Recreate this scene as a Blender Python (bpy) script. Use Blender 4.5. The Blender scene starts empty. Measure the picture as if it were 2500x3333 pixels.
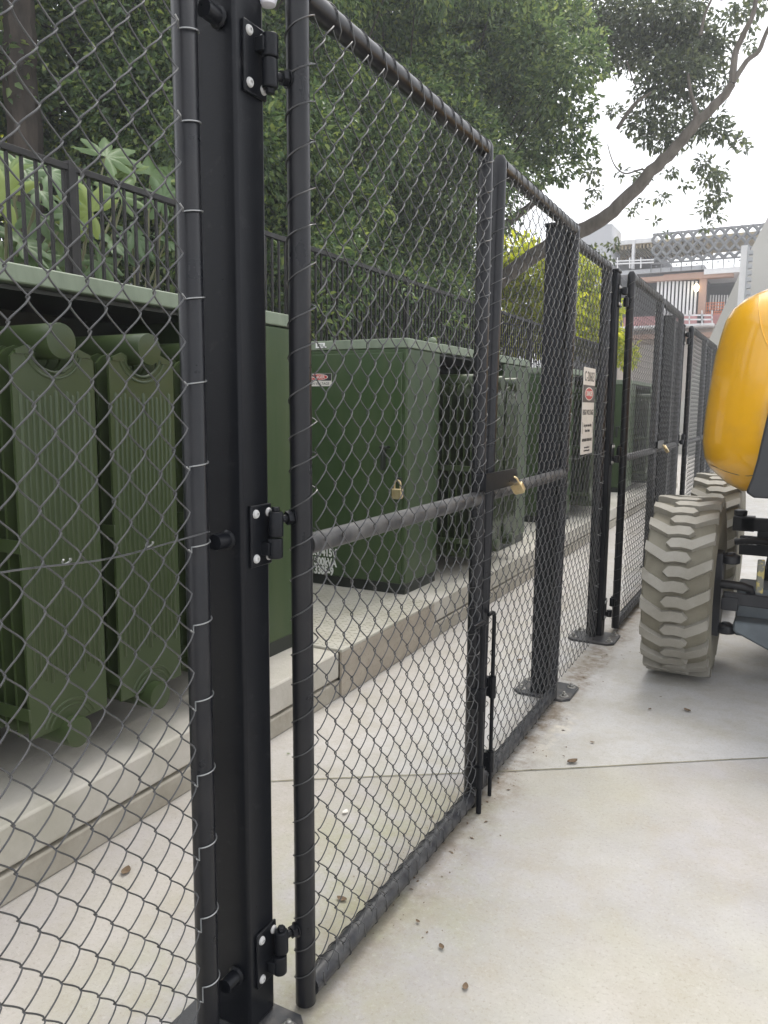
import bpy, bmesh, math, random
import numpy as np
from math import sin, cos, pi, radians, hypot, sqrt
from mathutils import Vector, Matrix

SC = bpy.context.scene
COL = SC.collection
RND = random.Random(7)
NP = np.random.default_rng(11)

# ------------------------------------------------------------------ camera
YAW, PIT, ROL, FPX, CAMZ = radians(27.85), radians(7.61), radians(.463), 2530.0, 1.25
_f = Vector((-sin(YAW) * cos(PIT), cos(YAW) * cos(PIT), -sin(PIT)))
_r0 = Vector((cos(YAW), sin(YAW), 0)); _u0 = _r0.cross(_f)
_r = cos(ROL) * _r0 + sin(ROL) * _u0
_u = -sin(ROL) * _r0 + cos(ROL) * _u0
cam = bpy.data.cameras.new("camera"); camo = bpy.data.objects.new("camera", cam); COL.objects.link(camo)
cam.sensor_fit = 'VERTICAL'; cam.sensor_height = 36; cam.lens = 36 * FPX / 3333
cam.clip_start = .05; cam.clip_end = 1000
camo.matrix_world = Matrix(((_r.x, _u.x, -_f.x, 0), (_r.y, _u.y, -_f.y, 0), (_r.z, _u.z, -_f.z, CAMZ), (0, 0, 0, 1)))
SC.camera = camo

def _ray(px, py): return _f + _r * ((px - 1250) / FPX) - _u * ((py - 1666.5) / FPX)
def AX(px, py, X): d = _ray(px, py); t = X / d.x; return Vector((X, d.y * t, CAMZ + d.z * t))
def AY(px, py, Y): d = _ray(px, py); t = Y / d.y; return Vector((d.x * t, Y, CAMZ + d.z * t))
def AZ(px, py, Z): d = _ray(px, py); t = (Z - CAMZ) / d.z; return Vector((d.x * t, d.y * t, Z))

# ------------------------------------------------------------------ light
SUN_EL, SUN_AZ = radians(62), radians(-8)          # azimuth measured from +Y towards +X
w = bpy.data.worlds.new("World"); SC.world = w; w.use_nodes = True
nt = w.node_tree; bg = nt.nodes["Background"]
sky = nt.nodes.new("ShaderNodeTexSky"); sky.sky_type = 'NISHITA'; sky.sun_disc = False
sky.sun_elevation = SUN_EL; sky.sun_rotation = SUN_AZ
sky.air_density = 1.0; sky.dust_density = 4.0; sky.ozone_density = 1.0
hs = nt.nodes.new("ShaderNodeHueSaturation"); hs.inputs['Saturation'].default_value = .22
cl_ = nt.nodes.new("ShaderNodeMix"); cl_.data_type = 'RGBA'; cl_.inputs[0].default_value = .6      # cloud veil over the blue sky
cl_.inputs[7].default_value = (7.4, 7.5, 7.8, 1)
nt.links.new(sky.outputs[0], hs.inputs['Color']); nt.links.new(hs.outputs[0], cl_.inputs[6]); nt.links.new(cl_.outputs[2], bg.inputs['Color'])
bg.inputs['Strength'].default_value = .15
sl = bpy.data.lights.new("sun", 'SUN'); sl.energy = 1.0; sl.angle = radians(22); sl.color = (1, .95, .86)
so = bpy.data.objects.new("sun", sl); COL.objects.link(so); so.location = (0, 0, 20)
so.rotation_euler = Vector((-sin(SUN_AZ) * cos(SUN_EL), -cos(SUN_AZ) * cos(SUN_EL), -sin(SUN_EL))).to_track_quat('-Z', 'Y').to_euler()
SC.view_settings.view_transform = 'Standard'; SC.view_settings.look = 'None'
SC.view_settings.exposure = .82; SC.view_settings.gamma = 1
SC.cycles.max_bounces = 6; SC.cycles.transparent_max_bounces = 6

# ------------------------------------------------------------------ materials
MATS = {}
def mat(name, col, rough=.5, col2=None, scale=6, metal=0, bump=0, bscale=80, spec=.5, rvar=0, detail=4, ramp=(.35, .65), coat=0, trans=0, stretch=None):
    if name in MATS: return MATS[name]
    m = bpy.data.materials.new(name); m.use_nodes = True; t = m.node_tree; p = t.nodes["Principled BSDF"]
    p.inputs['Base Color'].default_value = (*col, 1); p.inputs['Roughness'].default_value = rough
    p.inputs['Metallic'].default_value = metal; p.inputs['Specular IOR Level'].default_value = spec
    if coat: p.inputs['Coat Weight'].default_value = coat; p.inputs['Coat Roughness'].default_value = .12
    tc = t.nodes.new("ShaderNodeTexCoord"); src = tc.outputs['Object']
    if stretch:
        mp = t.nodes.new("ShaderNodeMapping"); mp.inputs['Scale'].default_value = stretch
        t.links.new(src, mp.inputs['Vector']); src = mp.outputs[0]
    if col2:
        n = t.nodes.new("ShaderNodeTexNoise"); n.inputs['Scale'].default_value = scale; n.inputs['Detail'].default_value = detail; n.inputs['Roughness'].default_value = .62
        t.links.new(src, n.inputs['Vector'])
        r = t.nodes.new("ShaderNodeMapRange"); r.inputs[1].default_value = ramp[0]; r.inputs[2].default_value = ramp[1]
        t.links.new(n.outputs[0], r.inputs[0])
        x = t.nodes.new("ShaderNodeMix"); x.data_type = 'RGBA'; x.inputs[6].default_value = (*col, 1); x.inputs[7].default_value = (*col2, 1)
        t.links.new(r.outputs[0], x.inputs[0]); t.links.new(x.outputs[2], p.inputs['Base Color'])
        if rvar:
            q = t.nodes.new("ShaderNodeMapRange"); q.inputs[3].default_value = rough - rvar; q.inputs[4].default_value = rough + rvar
            t.links.new(n.outputs[0], q.inputs[0]); t.links.new(q.outputs[0], p.inputs['Roughness'])
    if bump:
        n2 = t.nodes.new("ShaderNodeTexNoise"); n2.inputs['Scale'].default_value = bscale; n2.inputs['Detail'].default_value = 3
        t.links.new(src, n2.inputs['Vector'])
        b = t.nodes.new("ShaderNodeBump"); b.inputs['Strength'].default_value = bump; b.inputs['Distance'].default_value = .004
        t.links.new(n2.outputs[0], b.inputs['Height']); t.links.new(b.outputs[0], p.inputs['Normal'])
    MATS[name] = m
    return m

def leaf_mat(name, c1, c2, c3, rough=.34, trans=.38):
    m = bpy.data.materials.new(name); m.use_nodes = True; t = m.node_tree; p = t.nodes["Principled BSDF"]; out = t.nodes["Material Output"]
    g = t.nodes.new("ShaderNodeNewGeometry"); r = t.nodes.new("ShaderNodeValToRGB")
    e = r.color_ramp.elements; e[0].color = (*c1, 1); e[1].color = (*c3, 1); e[1].position = .97
    k = e.new(.55); k.color = (*c2, 1); k = e.new(.86); k.color = (*[(a + b) / 2 for a, b in zip(c2, c3)], 1)
    t.links.new(g.outputs['Random Per Island'], r.inputs[0]); t.links.new(r.outputs[0], p.inputs['Base Color'])
    p.inputs['Roughness'].default_value = rough; p.inputs['Specular IOR Level'].default_value = .5
    tr = t.nodes.new("ShaderNodeBsdfTranslucent"); hsn = t.nodes.new("ShaderNodeHueSaturation")
    hsn.inputs['Value'].default_value = 1.6; hsn.inputs['Saturation'].default_value = 1.1; hsn.inputs['Hue'].default_value = .485
    t.links.new(r.outputs[0], hsn.inputs['Color']); t.links.new(hsn.outputs[0], tr.inputs['Color'])
    mx = t.nodes.new("ShaderNodeMixShader"); mx.inputs[0].default_value = trans
    t.links.new(p.outputs[0], mx.inputs[1]); t.links.new(tr.outputs[0], mx.inputs[2]); t.links.new(mx.outputs[0], out.inputs[0])
    return m

M_BLACK = mat("black_painted_steel", (.008, .009, .0115), .3, (.035, .035, .038), 26, bump=.05, bscale=250, rvar=.07, spec=.2, ramp=(.6, .82), detail=8)
M_PIPE = mat("black_pipe_coating", (.009, .010, .013), .3, (.015, .015, .017), 14, bump=.06, bscale=180, rvar=.08, spec=.35)
M_RAIL = mat("dusty_pipe_coating", (.022, .023, .028), .42, (.07, .07, .07), 18, bump=.06, bscale=150, rvar=.1, ramp=(.4, .7))
M_DUSTY = mat("dusty_middle_rail", (.04, .04, .042), .5, (.13, .125, .12), 12, bump=.06, bscale=150, rvar=.1, ramp=(.35, .7))
M_WIRE = mat("pvc_coated_wire", (.042, .044, .047), .3, (.07, .07, .07), 20, spec=.6)
M_TIE = mat("galvanised_tie_wire", (.38, .39, .39), .35, metal=.6)
M_PLATE = mat("weathered_base_plate", (.04, .042, .047), .5, (.12, .11, .10), 14, bump=.2, bscale=90, ramp=(.45, .75))
M_ZINC = mat("zinc_bolt", (.42, .42, .41), .38, (.25, .24, .22), 60, metal=.7)
M_SCREW = mat("grey_button_screw", (.5, .5, .49), .4)
M_BRASS = mat("brass", (.80, .66, .40), .32, (.68, .52, .28), 40, metal=.75)
M_GREEN = mat("green_cabinet_paint", (.035, .066, .022), .34, (.066, .092, .040), 3.2, bump=.12, bscale=420, rvar=.08, spec=.3, stretch=(2.5, 2.5, .35), ramp=(.42, .8), detail=7)  # second tone mixes dirt streaks with painted olive reflection patches
M_OLIVE = mat("olive_radiator_paint", (.034, .053, .018), .33, (.045, .065, .024), 3, bump=.05, bscale=300, rvar=.06, spec=.45, stretch=(1, 1, .25))
M_LID = mat("chalky_lid_paint", (.17, .21, .145), .55, (.11, .14, .09), 12, ramp=(.4, .72), stretch=(1, 1, .15))
M_CORE = mat("dark_paint_and_shade", (.017, .022, .017), .5)  # near-black paint; also stands in for the deep shade under the lid
M_WHITE = mat("white_plate", (.74, .71, .66), .45, (.66, .63, .58), 8)
M_INK = mat("black_print", (.02, .02, .02), .5)
M_BROWN = mat("dark_brown_print", (.055, .045, .04), .5)
M_RED = mat("red_print", (.5, .035, .03), .45)
M_LETTER = mat("white_stencil", (.82, .82, .8), .5)
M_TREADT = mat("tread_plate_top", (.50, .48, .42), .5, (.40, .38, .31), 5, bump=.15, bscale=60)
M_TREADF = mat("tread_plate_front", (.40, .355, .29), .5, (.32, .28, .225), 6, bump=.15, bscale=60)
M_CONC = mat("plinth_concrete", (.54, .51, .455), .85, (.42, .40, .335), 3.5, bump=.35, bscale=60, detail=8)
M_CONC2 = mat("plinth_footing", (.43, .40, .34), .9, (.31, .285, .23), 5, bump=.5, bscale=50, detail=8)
M_BARK = mat("bark", (.026, .021, .017), .9, (.07, .056, .045), 9, bump=1.0, bscale=22, stretch=(1, 1, .3))
M_SOIL = mat("leaf_litter_soil", (.05, .037, .024), .95, (.12, .085, .05), 22, bump=1.0, bscale=30)
M_WALL = mat("retaining_wall_concrete", (.2, .19, .17), .9, (.12, .115, .1), 3, bump=.3)
M_PICKET = mat("picket_black", (.009, .009, .009), .5, (.02, .018, .016), 7, spec=.3)
M_TYRE = mat("non_marking_rubber", (.235, .22, .17), .75, (.165, .15, .11), 5, bump=.15, bscale=120, detail=7)
M_LUG = mat("worn_tread_rubber", (.34, .325, .285), .62, (.245, .23, .19), 5, bump=.12, bscale=160, detail=7)
M_YELLOW = mat("yellow_machine_paint", (.86, .44, .008), .3, (.74, .38, .03), 9, coat=.9, ramp=(.5, .85), detail=8)
M_DKGREY = mat("dark_grey_plastic", (.028, .031, .036), .45, (.04, .043, .047), 5)
M_AXLE = mat("blue_grey_machine_paint", (.17, .20, .22), .5, (.12, .14, .155), 6, rvar=.1)
M_MBLACK = mat("machine_black_paint", (.013, .015, .02), .45, (.025, .026, .03), 8)
M_RUBBERHOSE = mat("hose_rubber", (.014, .014, .016), .5)
M_LITTER = mat("dry_leaf", (.11, .07, .04), .8, (.2, .14, .085), 30)

def ground_mat():
    m = bpy.data.materials.new("concrete_yard"); m.use_nodes = True; t = m.node_tree; p = t.nodes["Principled BSDF"]
    L = t.links.new
    tc = t.nodes.new("ShaderNodeTexCoord"); o = tc.outputs['Object']
    sx = t.nodes.new("ShaderNodeSeparateXYZ"); L(o, sx.inputs[0])
    def math_(op, a, b=None, c=None, clamp=False):
        n = t.nodes.new("ShaderNodeMath"); n.operation = op; n.use_clamp = clamp
        for i, v in enumerate((a, b, c)):
            if v is None: continue
            if isinstance(v, (int, float)): n.inputs[i].default_value = v
            else: L(v, n.inputs[i])
        return n.outputs[0]
    def noise(scale, detail=4, rough=.6, off=0):
        n = t.nodes.new("ShaderNodeTexNoise"); n.inputs['Scale'].default_value = scale; n.inputs['Detail'].default_value = detail; n.inputs['Roughness'].default_value = rough
        mp = t.nodes.new("ShaderNodeMapping"); mp.inputs['Location'].default_value = (off, off * .7, 0); L(o, mp.inputs[0]); L(mp.outputs[0], n.inputs['Vector'])
        return n.outputs[0]
    def rng(v, a, b, c=0, d=1):
        n = t.nodes.new("ShaderNodeMapRange"); n.inputs[1].default_value = a; n.inputs[2].default_value = b; n.inputs[3].default_value = c; n.inputs[4].default_value = d; L(v, n.inputs[0]); return n.outputs[0]
    def mix(f, a, b):
        n = t.nodes.new("ShaderNodeMix"); n.data_type = 'RGBA'
        if isinstance(f, (int, float)): n.inputs[0].default_value = f
        else: L(f, n.inputs[0])
        for i, v in ((6, a), (7, b)):
            if isinstance(v, tuple): n.inputs[i].default_value = (*v, 1)
            else: L(v, n.inputs[i])
        return n.outputs[2]
    # two slabs either side of the sawn joint
    d = math_('SUBTRACT', math_('SUBTRACT', sx.outputs[1], math_('MULTIPLY', sx.outputs[0], .69)), 3.032)
    far = rng(d, -.01, .01)
    near_c = mix(rng(noise(2.2, 6, .6), .38, .68), (.435, .42, .418), (.35, .335, .322))
    near_c = mix(math_('MULTIPLY', rng(noise(1.3, 5, .55, 9), .48, .68), .55), near_c, (.44, .425, .32))     # algae tint
    near_c = mix(math_('MULTIPLY', rng(noise(1.9, 5, .55, 23), .5, .72), .5), near_c, (.49, .452, .43))
    far_c = mix(rng(noise(1.6, 7, .65, 4), .35, .7), (.52, .512, .505), (.41, .403, .392))
    far_c = mix(math_('MULTIPLY', rng(noise(2.1, 5, .6, 17), .52, .74), .5), far_c, (.45, .43, .36))
    c = mix(far, near_c, far_c)
    # inside the compound: pinkish, cleaner
    inside = rng(sx.outputs[0], -1.05, -1.35)
    c = mix(math_('MULTIPLY', inside, .4), c, (.50, .455, .41))
    # moss creeping over the damp concrete by the gate
    ms = math_('MULTIPLY', rng(math_('ABSOLUTE', math_('ADD', sx.outputs[0], .92)), .5, .1), rng(sx.outputs[1], 2.7, 1.9))
    ms = math_('MULTIPLY', ms, rng(noise(3.4, 7, .7, 77), .42, .62))
    c = mix(math_('MULTIPLY', ms, .85), c, (.34, .34, .205))
    # speckled aggregate and grime spots
    c = mix(math_('MULTIPLY', rng(noise(5.5, 7, .72, 41), .48, .66), .5), c, (.37, .335, .265))
    c = mix(math_('MULTIPLY', rng(noise(2.6, 7, .74, 61), .48, .64), .5), c, (.375, .35, .295))
    c = mix(math_('MULTIPLY', rng(noise(38, 5, .8, 47), .50, .72), .13), c, (.33, .305, .26))
    c = mix(math_('MULTIPLY', rng(noise(105, 4, .8), .54, .68), .5), c, (.24, .215, .175))
    c = mix(math_('MULTIPLY', rng(noise(80, 4, .8, 3), .54, .70), .3), c, (.60, .575, .53))
    c = mix(math_('MULTIPLY', rng(noise(26, 5, .75, 31), .62, .72), .35), c, (.24, .20, .15))
    # dirt washed along the fence line
    fx = math_('ABSOLUTE', math_('ADD', sx.outputs[0], .83))
    wob = math_('MULTIPLY', math_('SUBTRACT', noise(4, 5, .65, 13), .5), .22)
    dirt = rng(math_('ADD', fx, wob), .12, .015)
    dirt = math_('MULTIPLY', dirt, rng(noise(14, 6, .75, 5), .36, .6))
    dirt = math_('MULTIPLY', dirt, rng(sx.outputs[1], 1.3, 2.4, .45, .95))
    c = mix(dirt, c, (.20, .16, .115))
    # pale mortar smear beyond the joint
    sm = math_('MULTIPLY', rng(math_('ABSOLUTE', math_('ADD', sx.outputs[0], .745)), .05, .02), rng(noise(9, 6, .7, 8), .42, .6))
    sm = math_('MULTIPLY', sm, math_('MULTIPLY', rng(sx.outputs[1], 2.6, 2.75), rng(sx.outputs[1], 3.15, 3.0)))
    c = mix(math_('MULTIPLY', sm, .8), c, (.62, .58, .49))
    L(c, p.inputs['Base Color']); p.inputs['Roughness'].default_value = .82; p.inputs['Specular IOR Level'].default_value = .35
    b = t.nodes.new("ShaderNodeBump"); b.inputs['Strength'].default_value = .22; b.inputs['Distance'].default_value = .004
    L(math_('ADD', noise(120, 4, .7), math_('MULTIPLY', noise(9, 5, .6), .8)), b.inputs['Height']); L(b.outputs[0], p.inputs['Normal'])
    return m

# ------------------------------------------------------------------ mesh builder
class MB:
    def __init__(s): s.v = []; s.f = []; s.n = 0
    def add(s, v, f):
        o = s.n; s.v.extend(tuple(p) for p in v); s.f.extend(tuple(i + o for i in q) for q in f); s.n += len(v); return s
    def box(s, a, b):
        x0, y0, z0 = a; x1, y1, z1 = b
        if x0 > x1: x0, x1 = x1, x0
        if y0 > y1: y0, y1 = y1, y0
        if z0 > z1: z0, z1 = z1, z0
        return s.add([(x0, y0, z0), (x1, y0, z0), (x1, y1, z0), (x0, y1, z0), (x0, y0, z1), (x1, y0, z1), (x1, y1, z1), (x0, y1, z1)],
                     [(3, 2, 1, 0), (4, 5, 6, 7), (0, 1, 5, 4), (1, 2, 6, 5), (2, 3, 7, 6), (3, 0, 4, 7)])
    def bar(s, p, q, wa, wb, up=(0, 0, 1)):
        p, q = Vector(p), Vector(q); d = (q - p).normalized(); u = Vector(up); a = d.cross(u).normalized(); b = a.cross(d)
        vs = [e + a * i * wa / 2 + b * j * wb / 2 for e in (p, q) for i, j in ((-1, -1), (1, -1), (1, 1), (-1, 1))]
        return s.add(vs, [(0, 1, 2, 3), (7, 6, 5, 4), (0, 4, 5, 1), (1, 5, 6, 2), (2, 6, 7, 3), (3, 7, 4, 0)])
    def tube(s, pts, r, n=10, caps=True, closed=False):
        pts = [Vector(p) for p in pts]; N = len(pts); rr = r if isinstance(r, (list, tuple)) else [r] * N
        vs = []; nrm = None
        for i, p in enumerate(pts):
            if closed: d = pts[(i + 1) % N] - pts[i - 1]
            else: d = pts[min(i + 1, N - 1)] - pts[max(i - 1, 0)]
            d.normalize()
            if nrm is None:
                nrm = d.orthogonal().normalized()
            else:
                nrm = (nrm - d * nrm.dot(d)).normalized()
            bn = d.cross(nrm)
            vs += [p + (nrm * cos(2 * pi * k / n) + bn * sin(2 * pi * k / n)) * rr[i] for k in range(n)]
        fs = []
        for i in range(N if closed else N - 1):
            a, b = i * n, ((i + 1) % N) * n
            fs += [(a + k, a + (k + 1) % n, b + (k + 1) % n, b + k) for k in range(n)]
        if caps and not closed:
            fs.append(tuple(range(n))[::-1]); fs.append(tuple((N - 1) * n + k for k in range(n)))
        return s.add(vs, fs)
    def lathe(s, prof, c, axis, n=24):
        c = Vector(c); ax = Vector(axis).normalized(); a = ax.orthogonal().normalized(); b = ax.cross(a); vs = []; fs = []
        for r, h in prof:
            vs += [c + ax * h + (a * cos(2 * pi * k / n) + b * sin(2 * pi * k / n)) * max(r, 1e-5) for k in range(n)]
        for i in range(len(prof) - 1):
            fs += [(i * n + k, i * n + (k + 1) % n, (i + 1) * n + (k + 1) % n, (i + 1) * n + k) for k in range(n)]
        fs.append(tuple(range(n))[::-1]); fs.append(tuple((len(prof) - 1) * n + k for k in range(n)))
        return s.add(vs, fs)
    def prism(s, outline, ext):
        o = [Vector(p) for p in outline]; e = Vector(ext); n = len(o)
        return s.add(o + [p + e for p in o], [tuple(range(n))[::-1], tuple(range(n, 2 * n))] + [(i, (i + 1) % n, n + (i + 1) % n, n + i) for i in range(n)])
    def build(s, name, m, parent=None, smooth=35, bevel=0, kind=None):
        org = Vector((0, 0, 0)); p = parent
        while p is not None: org += p.location; p = p.parent
        me = bpy.data.meshes.new(name); v = np.array(s.v, dtype=np.float64) - np.array(org)
        me.from_pydata(v.tolist(), [], s.f); me.update()
        bm = bmesh.new(); bm.from_mesh(me); bmesh.ops.recalc_face_normals(bm, faces=bm.faces); bm.to_mesh(me); bm.free()
        me.materials.append(m)
        if smooth: me.shade_smooth(); me.set_sharp_from_angle(angle=radians(smooth))
        o = bpy.data.objects.new(name, me); COL.objects.link(o)
        if parent is not None: o.parent = parent
        if bevel:
            md = o.modifiers.new("bevel", 'BEVEL'); md.width = bevel; md.segments = 2; md.limit_method = 'ANGLE'; md.angle_limit = radians(40)
        if kind: o['kind'] = kind
        return o

def thing(name, loc, label, cat, group=None):
    o = bpy.data.objects.new(name, None); COL.objects.link(o); o.location = loc; o['label'] = label; o['category'] = cat
    o.empty_display_size = .1
    if group: o['group'] = group
    return o
def tag(o, label, cat, group=None):
    o['label'] = label; o['category'] = cat
    if group: o['group'] = group
    return o
def copy_tree(o, parent=None):
    c = o.copy(); COL.objects.link(c)
    if parent is not None: c.parent = parent
    for ch in o.children: copy_tree(ch, c)
    return c
def np_mesh(name, V, F, m, parent=None, smooth=True):
    """V (n,3) world, F (k,4) quads"""
    org = Vector((0, 0, 0)); p = parent
    while p is not None: org += p.location; p = p.parent
    me = bpy.data.meshes.new(name); V = (V - np.array(org)).astype(np.float32); k = F.shape[1]
    me.vertices.add(len(V)); me.vertices.foreach_set("co", V.ravel())
    me.loops.add(F.size); me.loops.foreach_set("vertex_index", F.astype(np.int32).ravel())
    me.polygons.add(len(F)); me.polygons.foreach_set("loop_start", np.arange(0, F.size, k, dtype=np.int32))
    me.polygons.foreach_set("loop_total", np.full(len(F), k, dtype=np.int32)) if False else None
    me.update(calc_edges=True); me.validate()
    if smooth: me.shade_smooth()
    me.materials.append(m)
    o = bpy.data.objects.new(name, me); COL.objects.link(o)
    if parent is not None: o.parent = parent
    return o
def text_mesh(name, s, size, m, parent, origin, xdir, ydir, xs=1.0, align='CENTER', ext=.0004, bold=0):
    cu = bpy.data.curves.new("t", 'FONT'); cu.body = s; cu.size = size; cu.align_x = align; cu.align_y = 'CENTER'; cu.extrude = ext; cu.resolution_u = 3; cu.offset = bold
    to = bpy.data.objects.new("t", cu); COL.objects.link(to)
    dg = bpy.context.evaluated_depsgraph_get(); me = bpy.data.meshes.new_from_object(to.evaluated_get(dg))
    bpy.data.objects.remove(to); bpy.data.curves.remove(cu)
    X = Vector(xdir).normalized(); Y = Vector(ydir).normalized(); Z = X.cross(Y)
    org = Vector((0, 0, 0)); p = parent
    while p is not None: org += p.location; p = p.parent
    for v in me.vertices: v.co = Vector(origin) + X * v.co.x * xs + Y * v.co.y + Z * v.co.z - org
    me.name = name; me.materials.clear(); me.materials.append(m)
    o = bpy.data.objects.new(name, me); COL.objects.link(o); o.parent = parent
    return o

# ------------------------------------------------------------------ chain link
DH, DV = .066, .0705
def wire_mesh(c00, c10, c01, c11, parent, r=.00145, sides=5, ppp=14, name="wire_mesh", seed=0):
    """corners: bottom start, bottom end, top start, top end; woven zig-zag strands between them"""
    c00, c10, c01, c11 = [np.array(c, float) for c in (c00, c10, c01, c11)]
    rg = np.random.default_rng(seed)
    wd = np.linalg.norm(c10 - c00); h = np.linalg.norm(c01 - c00)
    ns = max(2, round(wd / (DH / 2))); a = wd / ns
    n = np.cross(c01 - c00, c10 - c00); n /= np.linalg.norm(n)
    if n[0] < 0: n = -n
    K = int(h / DV * ppp) + 1
    z = np.linspace(0, h, K); V = []; F = []; off = 0
    ang = np.arange(sides) * 2 * pi / sides
    ph0 = rg.uniform(0, 2 * pi)
    for i in range(ns):
        ph = 2 * pi * z / DV + i * pi + ph0 + .10 * np.sin(z * 7 + i * .4 + seed)
        tri = 2 / pi * np.arcsin(np.sin(ph)); wv = .72 * tri + .28 * np.sin(ph)
        nn = .0054 * np.sign(np.cos(ph)) * np.abs(np.cos(ph)) ** .45
        s = (i + .5) * a + (a / 2 + r * .9) * wv + .0012 * np.sin(z * 5 + i * 1.7)
        bow = .004 * np.sin(z * 2.3 + seed) * np.sin(s * 3 + seed)
        t = z / h; u = s / wd
        P = (c00 * (1 - u)[:, None] + c10 * u[:, None]) * (1 - t)[:, None] + (c01 * (1 - u)[:, None] + c11 * u[:, None]) * t[:, None] + n * (nn + bow)[:, None]
        T = np.gradient(P, axis=0); T /= np.linalg.norm(T, axis=1)[:, None]
        A = n - T * (T @ n)[:, None]; A /= np.linalg.norm(A, axis=1)[:, None]; B = np.cross(T, A)
        ring = P[:, None, :] + r * (A[:, None, :] * np.cos(ang)[None, :, None] + B[:, None, :] * np.sin(ang)[None, :, None])
        V.append(ring.reshape(-1, 3))
        k = np.arange(K - 1)[:, None] * sides; q = np.arange(sides)[None, :]; q2 = (q + 1) % sides
        F.append((np.stack([k + q, k + q2, k + sides + q2, k + sides + q], -1).reshape(-1, 4)) + off); off += K * sides
    return np_mesh(name, np.concatenate(V), np.concatenate(F), M_WIRE, parent)

def lacing(p, q, toward, parent, rp=.0212, r=.0014, pitch=.0705, reach=.016, ph=0, name="lacing_wire", n=18, m=None):
    p, q = Vector(p), Vector(q); d = (q - p); L = d.length; d.normalize()
    e1 = Vector(toward); e1 = (e1 - d * e1.dot(d)).normalized(); e2 = d.cross(e1)
    turns = L / pitch; N = int(turns * n); pts = []
    for i in range(N + 1):
        th = 2 * pi * i / n + ph; c = cos(th)
        R = rp + r * 1.1 + reach * max(0, c) ** 9
        wob = .006 * sin(i / n * 2.1 + ph) 
        pts.append(p + d * (L * i / N + (wob if 3 < i < N - 3 else 0)) + (e1 * c + e2 * sin(th)) * R)
    return MB().tube(pts, r, 5).build(name, m or M_WIRE, parent)

def padlock(loc, name, label, body_dir, shackle_dir, width_dir, size=1.0):
    """body hangs along -shackle_dir from loc (the shackle's top)"""
    t = thing(name, loc, label, "padlock", "brass padlocks")
    L = Vector(loc); S = Vector(shackle_dir).normalized(); W = Vector(width_dir); W = (W - S * W.dot(S)).normalized(); D = S.cross(W)
    hw, th, bh, sh = .0175 * size, .008 * size, .033 * size, .026 * size
    top = L - S * sh
    m = MB(); o = []
    for a, b in ((-1, 0), (-1, -.8), (-.75, -1), (.75, -1), (1, -.8), (1, 0)): o.append(top + W * hw * a + S * bh * b - D * th)
    m.prism(o, D * th * 2); m.build("body", M_BRASS, t, bevel=.0025 * size)
    m = MB(); r = .0105 * size
    pts = [top - S * .004 + W * r] + [top + S * (sh - r) + W * r] + [L - S * r + (W * cos(a) + S * sin(a)) * r for a in [pi * k / 8 for k in range(1, 8)]] + [top + S * (sh - r) - W * r, top - S * .004 - W * r]
    m.tube(pts, .003 * size, 10); m.build("shackle", M_BRASS, t)
    m = MB(); m.lathe([(.0045 * size, 0), (.0045 * size, .001)], top - S * bh, -S, 14); m.build("keyway", M_ZINC, t)
    return t

# ------------------------------------------------------------------ ground
g = MB(); g.add([(-60, -12, 0), (60, -12, 0), (60, 90, 0), (-60, 90, 0)], [(0, 1, 2, 3)])
go = g.build("ground", ground_mat(), smooth=0, kind='structure')
j = MB(); ND = Vector((-.57, .82, 0))
pp = [(-1.684 + i * .26, 3.032 + .69 * (-1.684 + i * .26) + .006 * sin(i * 1.3)) for i in range(24)]
for (xa, ya), (xb, yb) in zip(pp, pp[1:]):
    j.add([(xa - .0015, ya + .0022, .003), (xa + .0015, ya - .0022, .003), (xb + .0015, yb - .0022, .003), (xb - .0015, yb + .0022, .003)], [(0, 1, 2, 3)])
jo = j.build("ground_joint", mat("joint_grime", (.12, .115, .06), .9, (.3, .28, .2), 12), smooth=0, kind='structure')

# garden bed and its wall behind the transformers
wl = thing("retaining_wall", (-3.75, 8, 0), "low grey concrete wall holding up the garden behind the transformers", "wall")
m = MB(); m.box((-3.88, -2, 0), (-3.66, 26, 1.38)); m.build("wall_face", M_WALL, wl)
m = MB(); m.box((-3.9, -2, 1.38), (-3.64, 26, 1.44)); m.build("coping", M_WALL, wl, bevel=.01)
b = MB()
nx, ny = 14, 50
for i in range(nx + 1):
    for k in range(ny + 1):
        x = -3.9 - i * .75; y = -3 + k * .7
        b.v.append((x, y, 1.40 + .16 * i + .12 * sin(x * 2.1 + y) * min(1, i) + .08 * sin(y * 3.3 + i)))
b.n = len(b.v)
b.f = [(i * (ny + 1) + k, (i + 1) * (ny + 1) + k, (i + 1) * (ny + 1) + k + 1, i * (ny + 1) + k + 1) for i in range(nx) for k in range(ny)]
b.build("garden_terrain", M_SOIL, kind='structure')

# ------------------------------------------------------------------ plinth
PX, PZ = -1.685, .205
pl = thing("transformer_plinth", (-2.6, 5, 0), "long pale concrete plinth carrying the green transformers inside the fence", "plinth")
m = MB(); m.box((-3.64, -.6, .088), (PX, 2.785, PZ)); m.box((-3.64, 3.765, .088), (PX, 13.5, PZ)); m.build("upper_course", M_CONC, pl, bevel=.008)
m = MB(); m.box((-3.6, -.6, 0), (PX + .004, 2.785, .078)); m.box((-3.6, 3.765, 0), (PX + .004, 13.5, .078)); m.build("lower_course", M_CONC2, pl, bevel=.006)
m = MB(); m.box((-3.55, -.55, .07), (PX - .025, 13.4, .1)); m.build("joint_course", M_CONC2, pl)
cv = thing("cable_pit_cover", (-2.4, 3.27, 0), "brown and grey tread plate cover bridging the plinth between two transformers", "cover")
m = MB(); m.box((-3.6, 2.79, .20), (PX + .012, 3.762, .214)); m.build("top_plate", M_TREADT, cv, bevel=.003)
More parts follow.
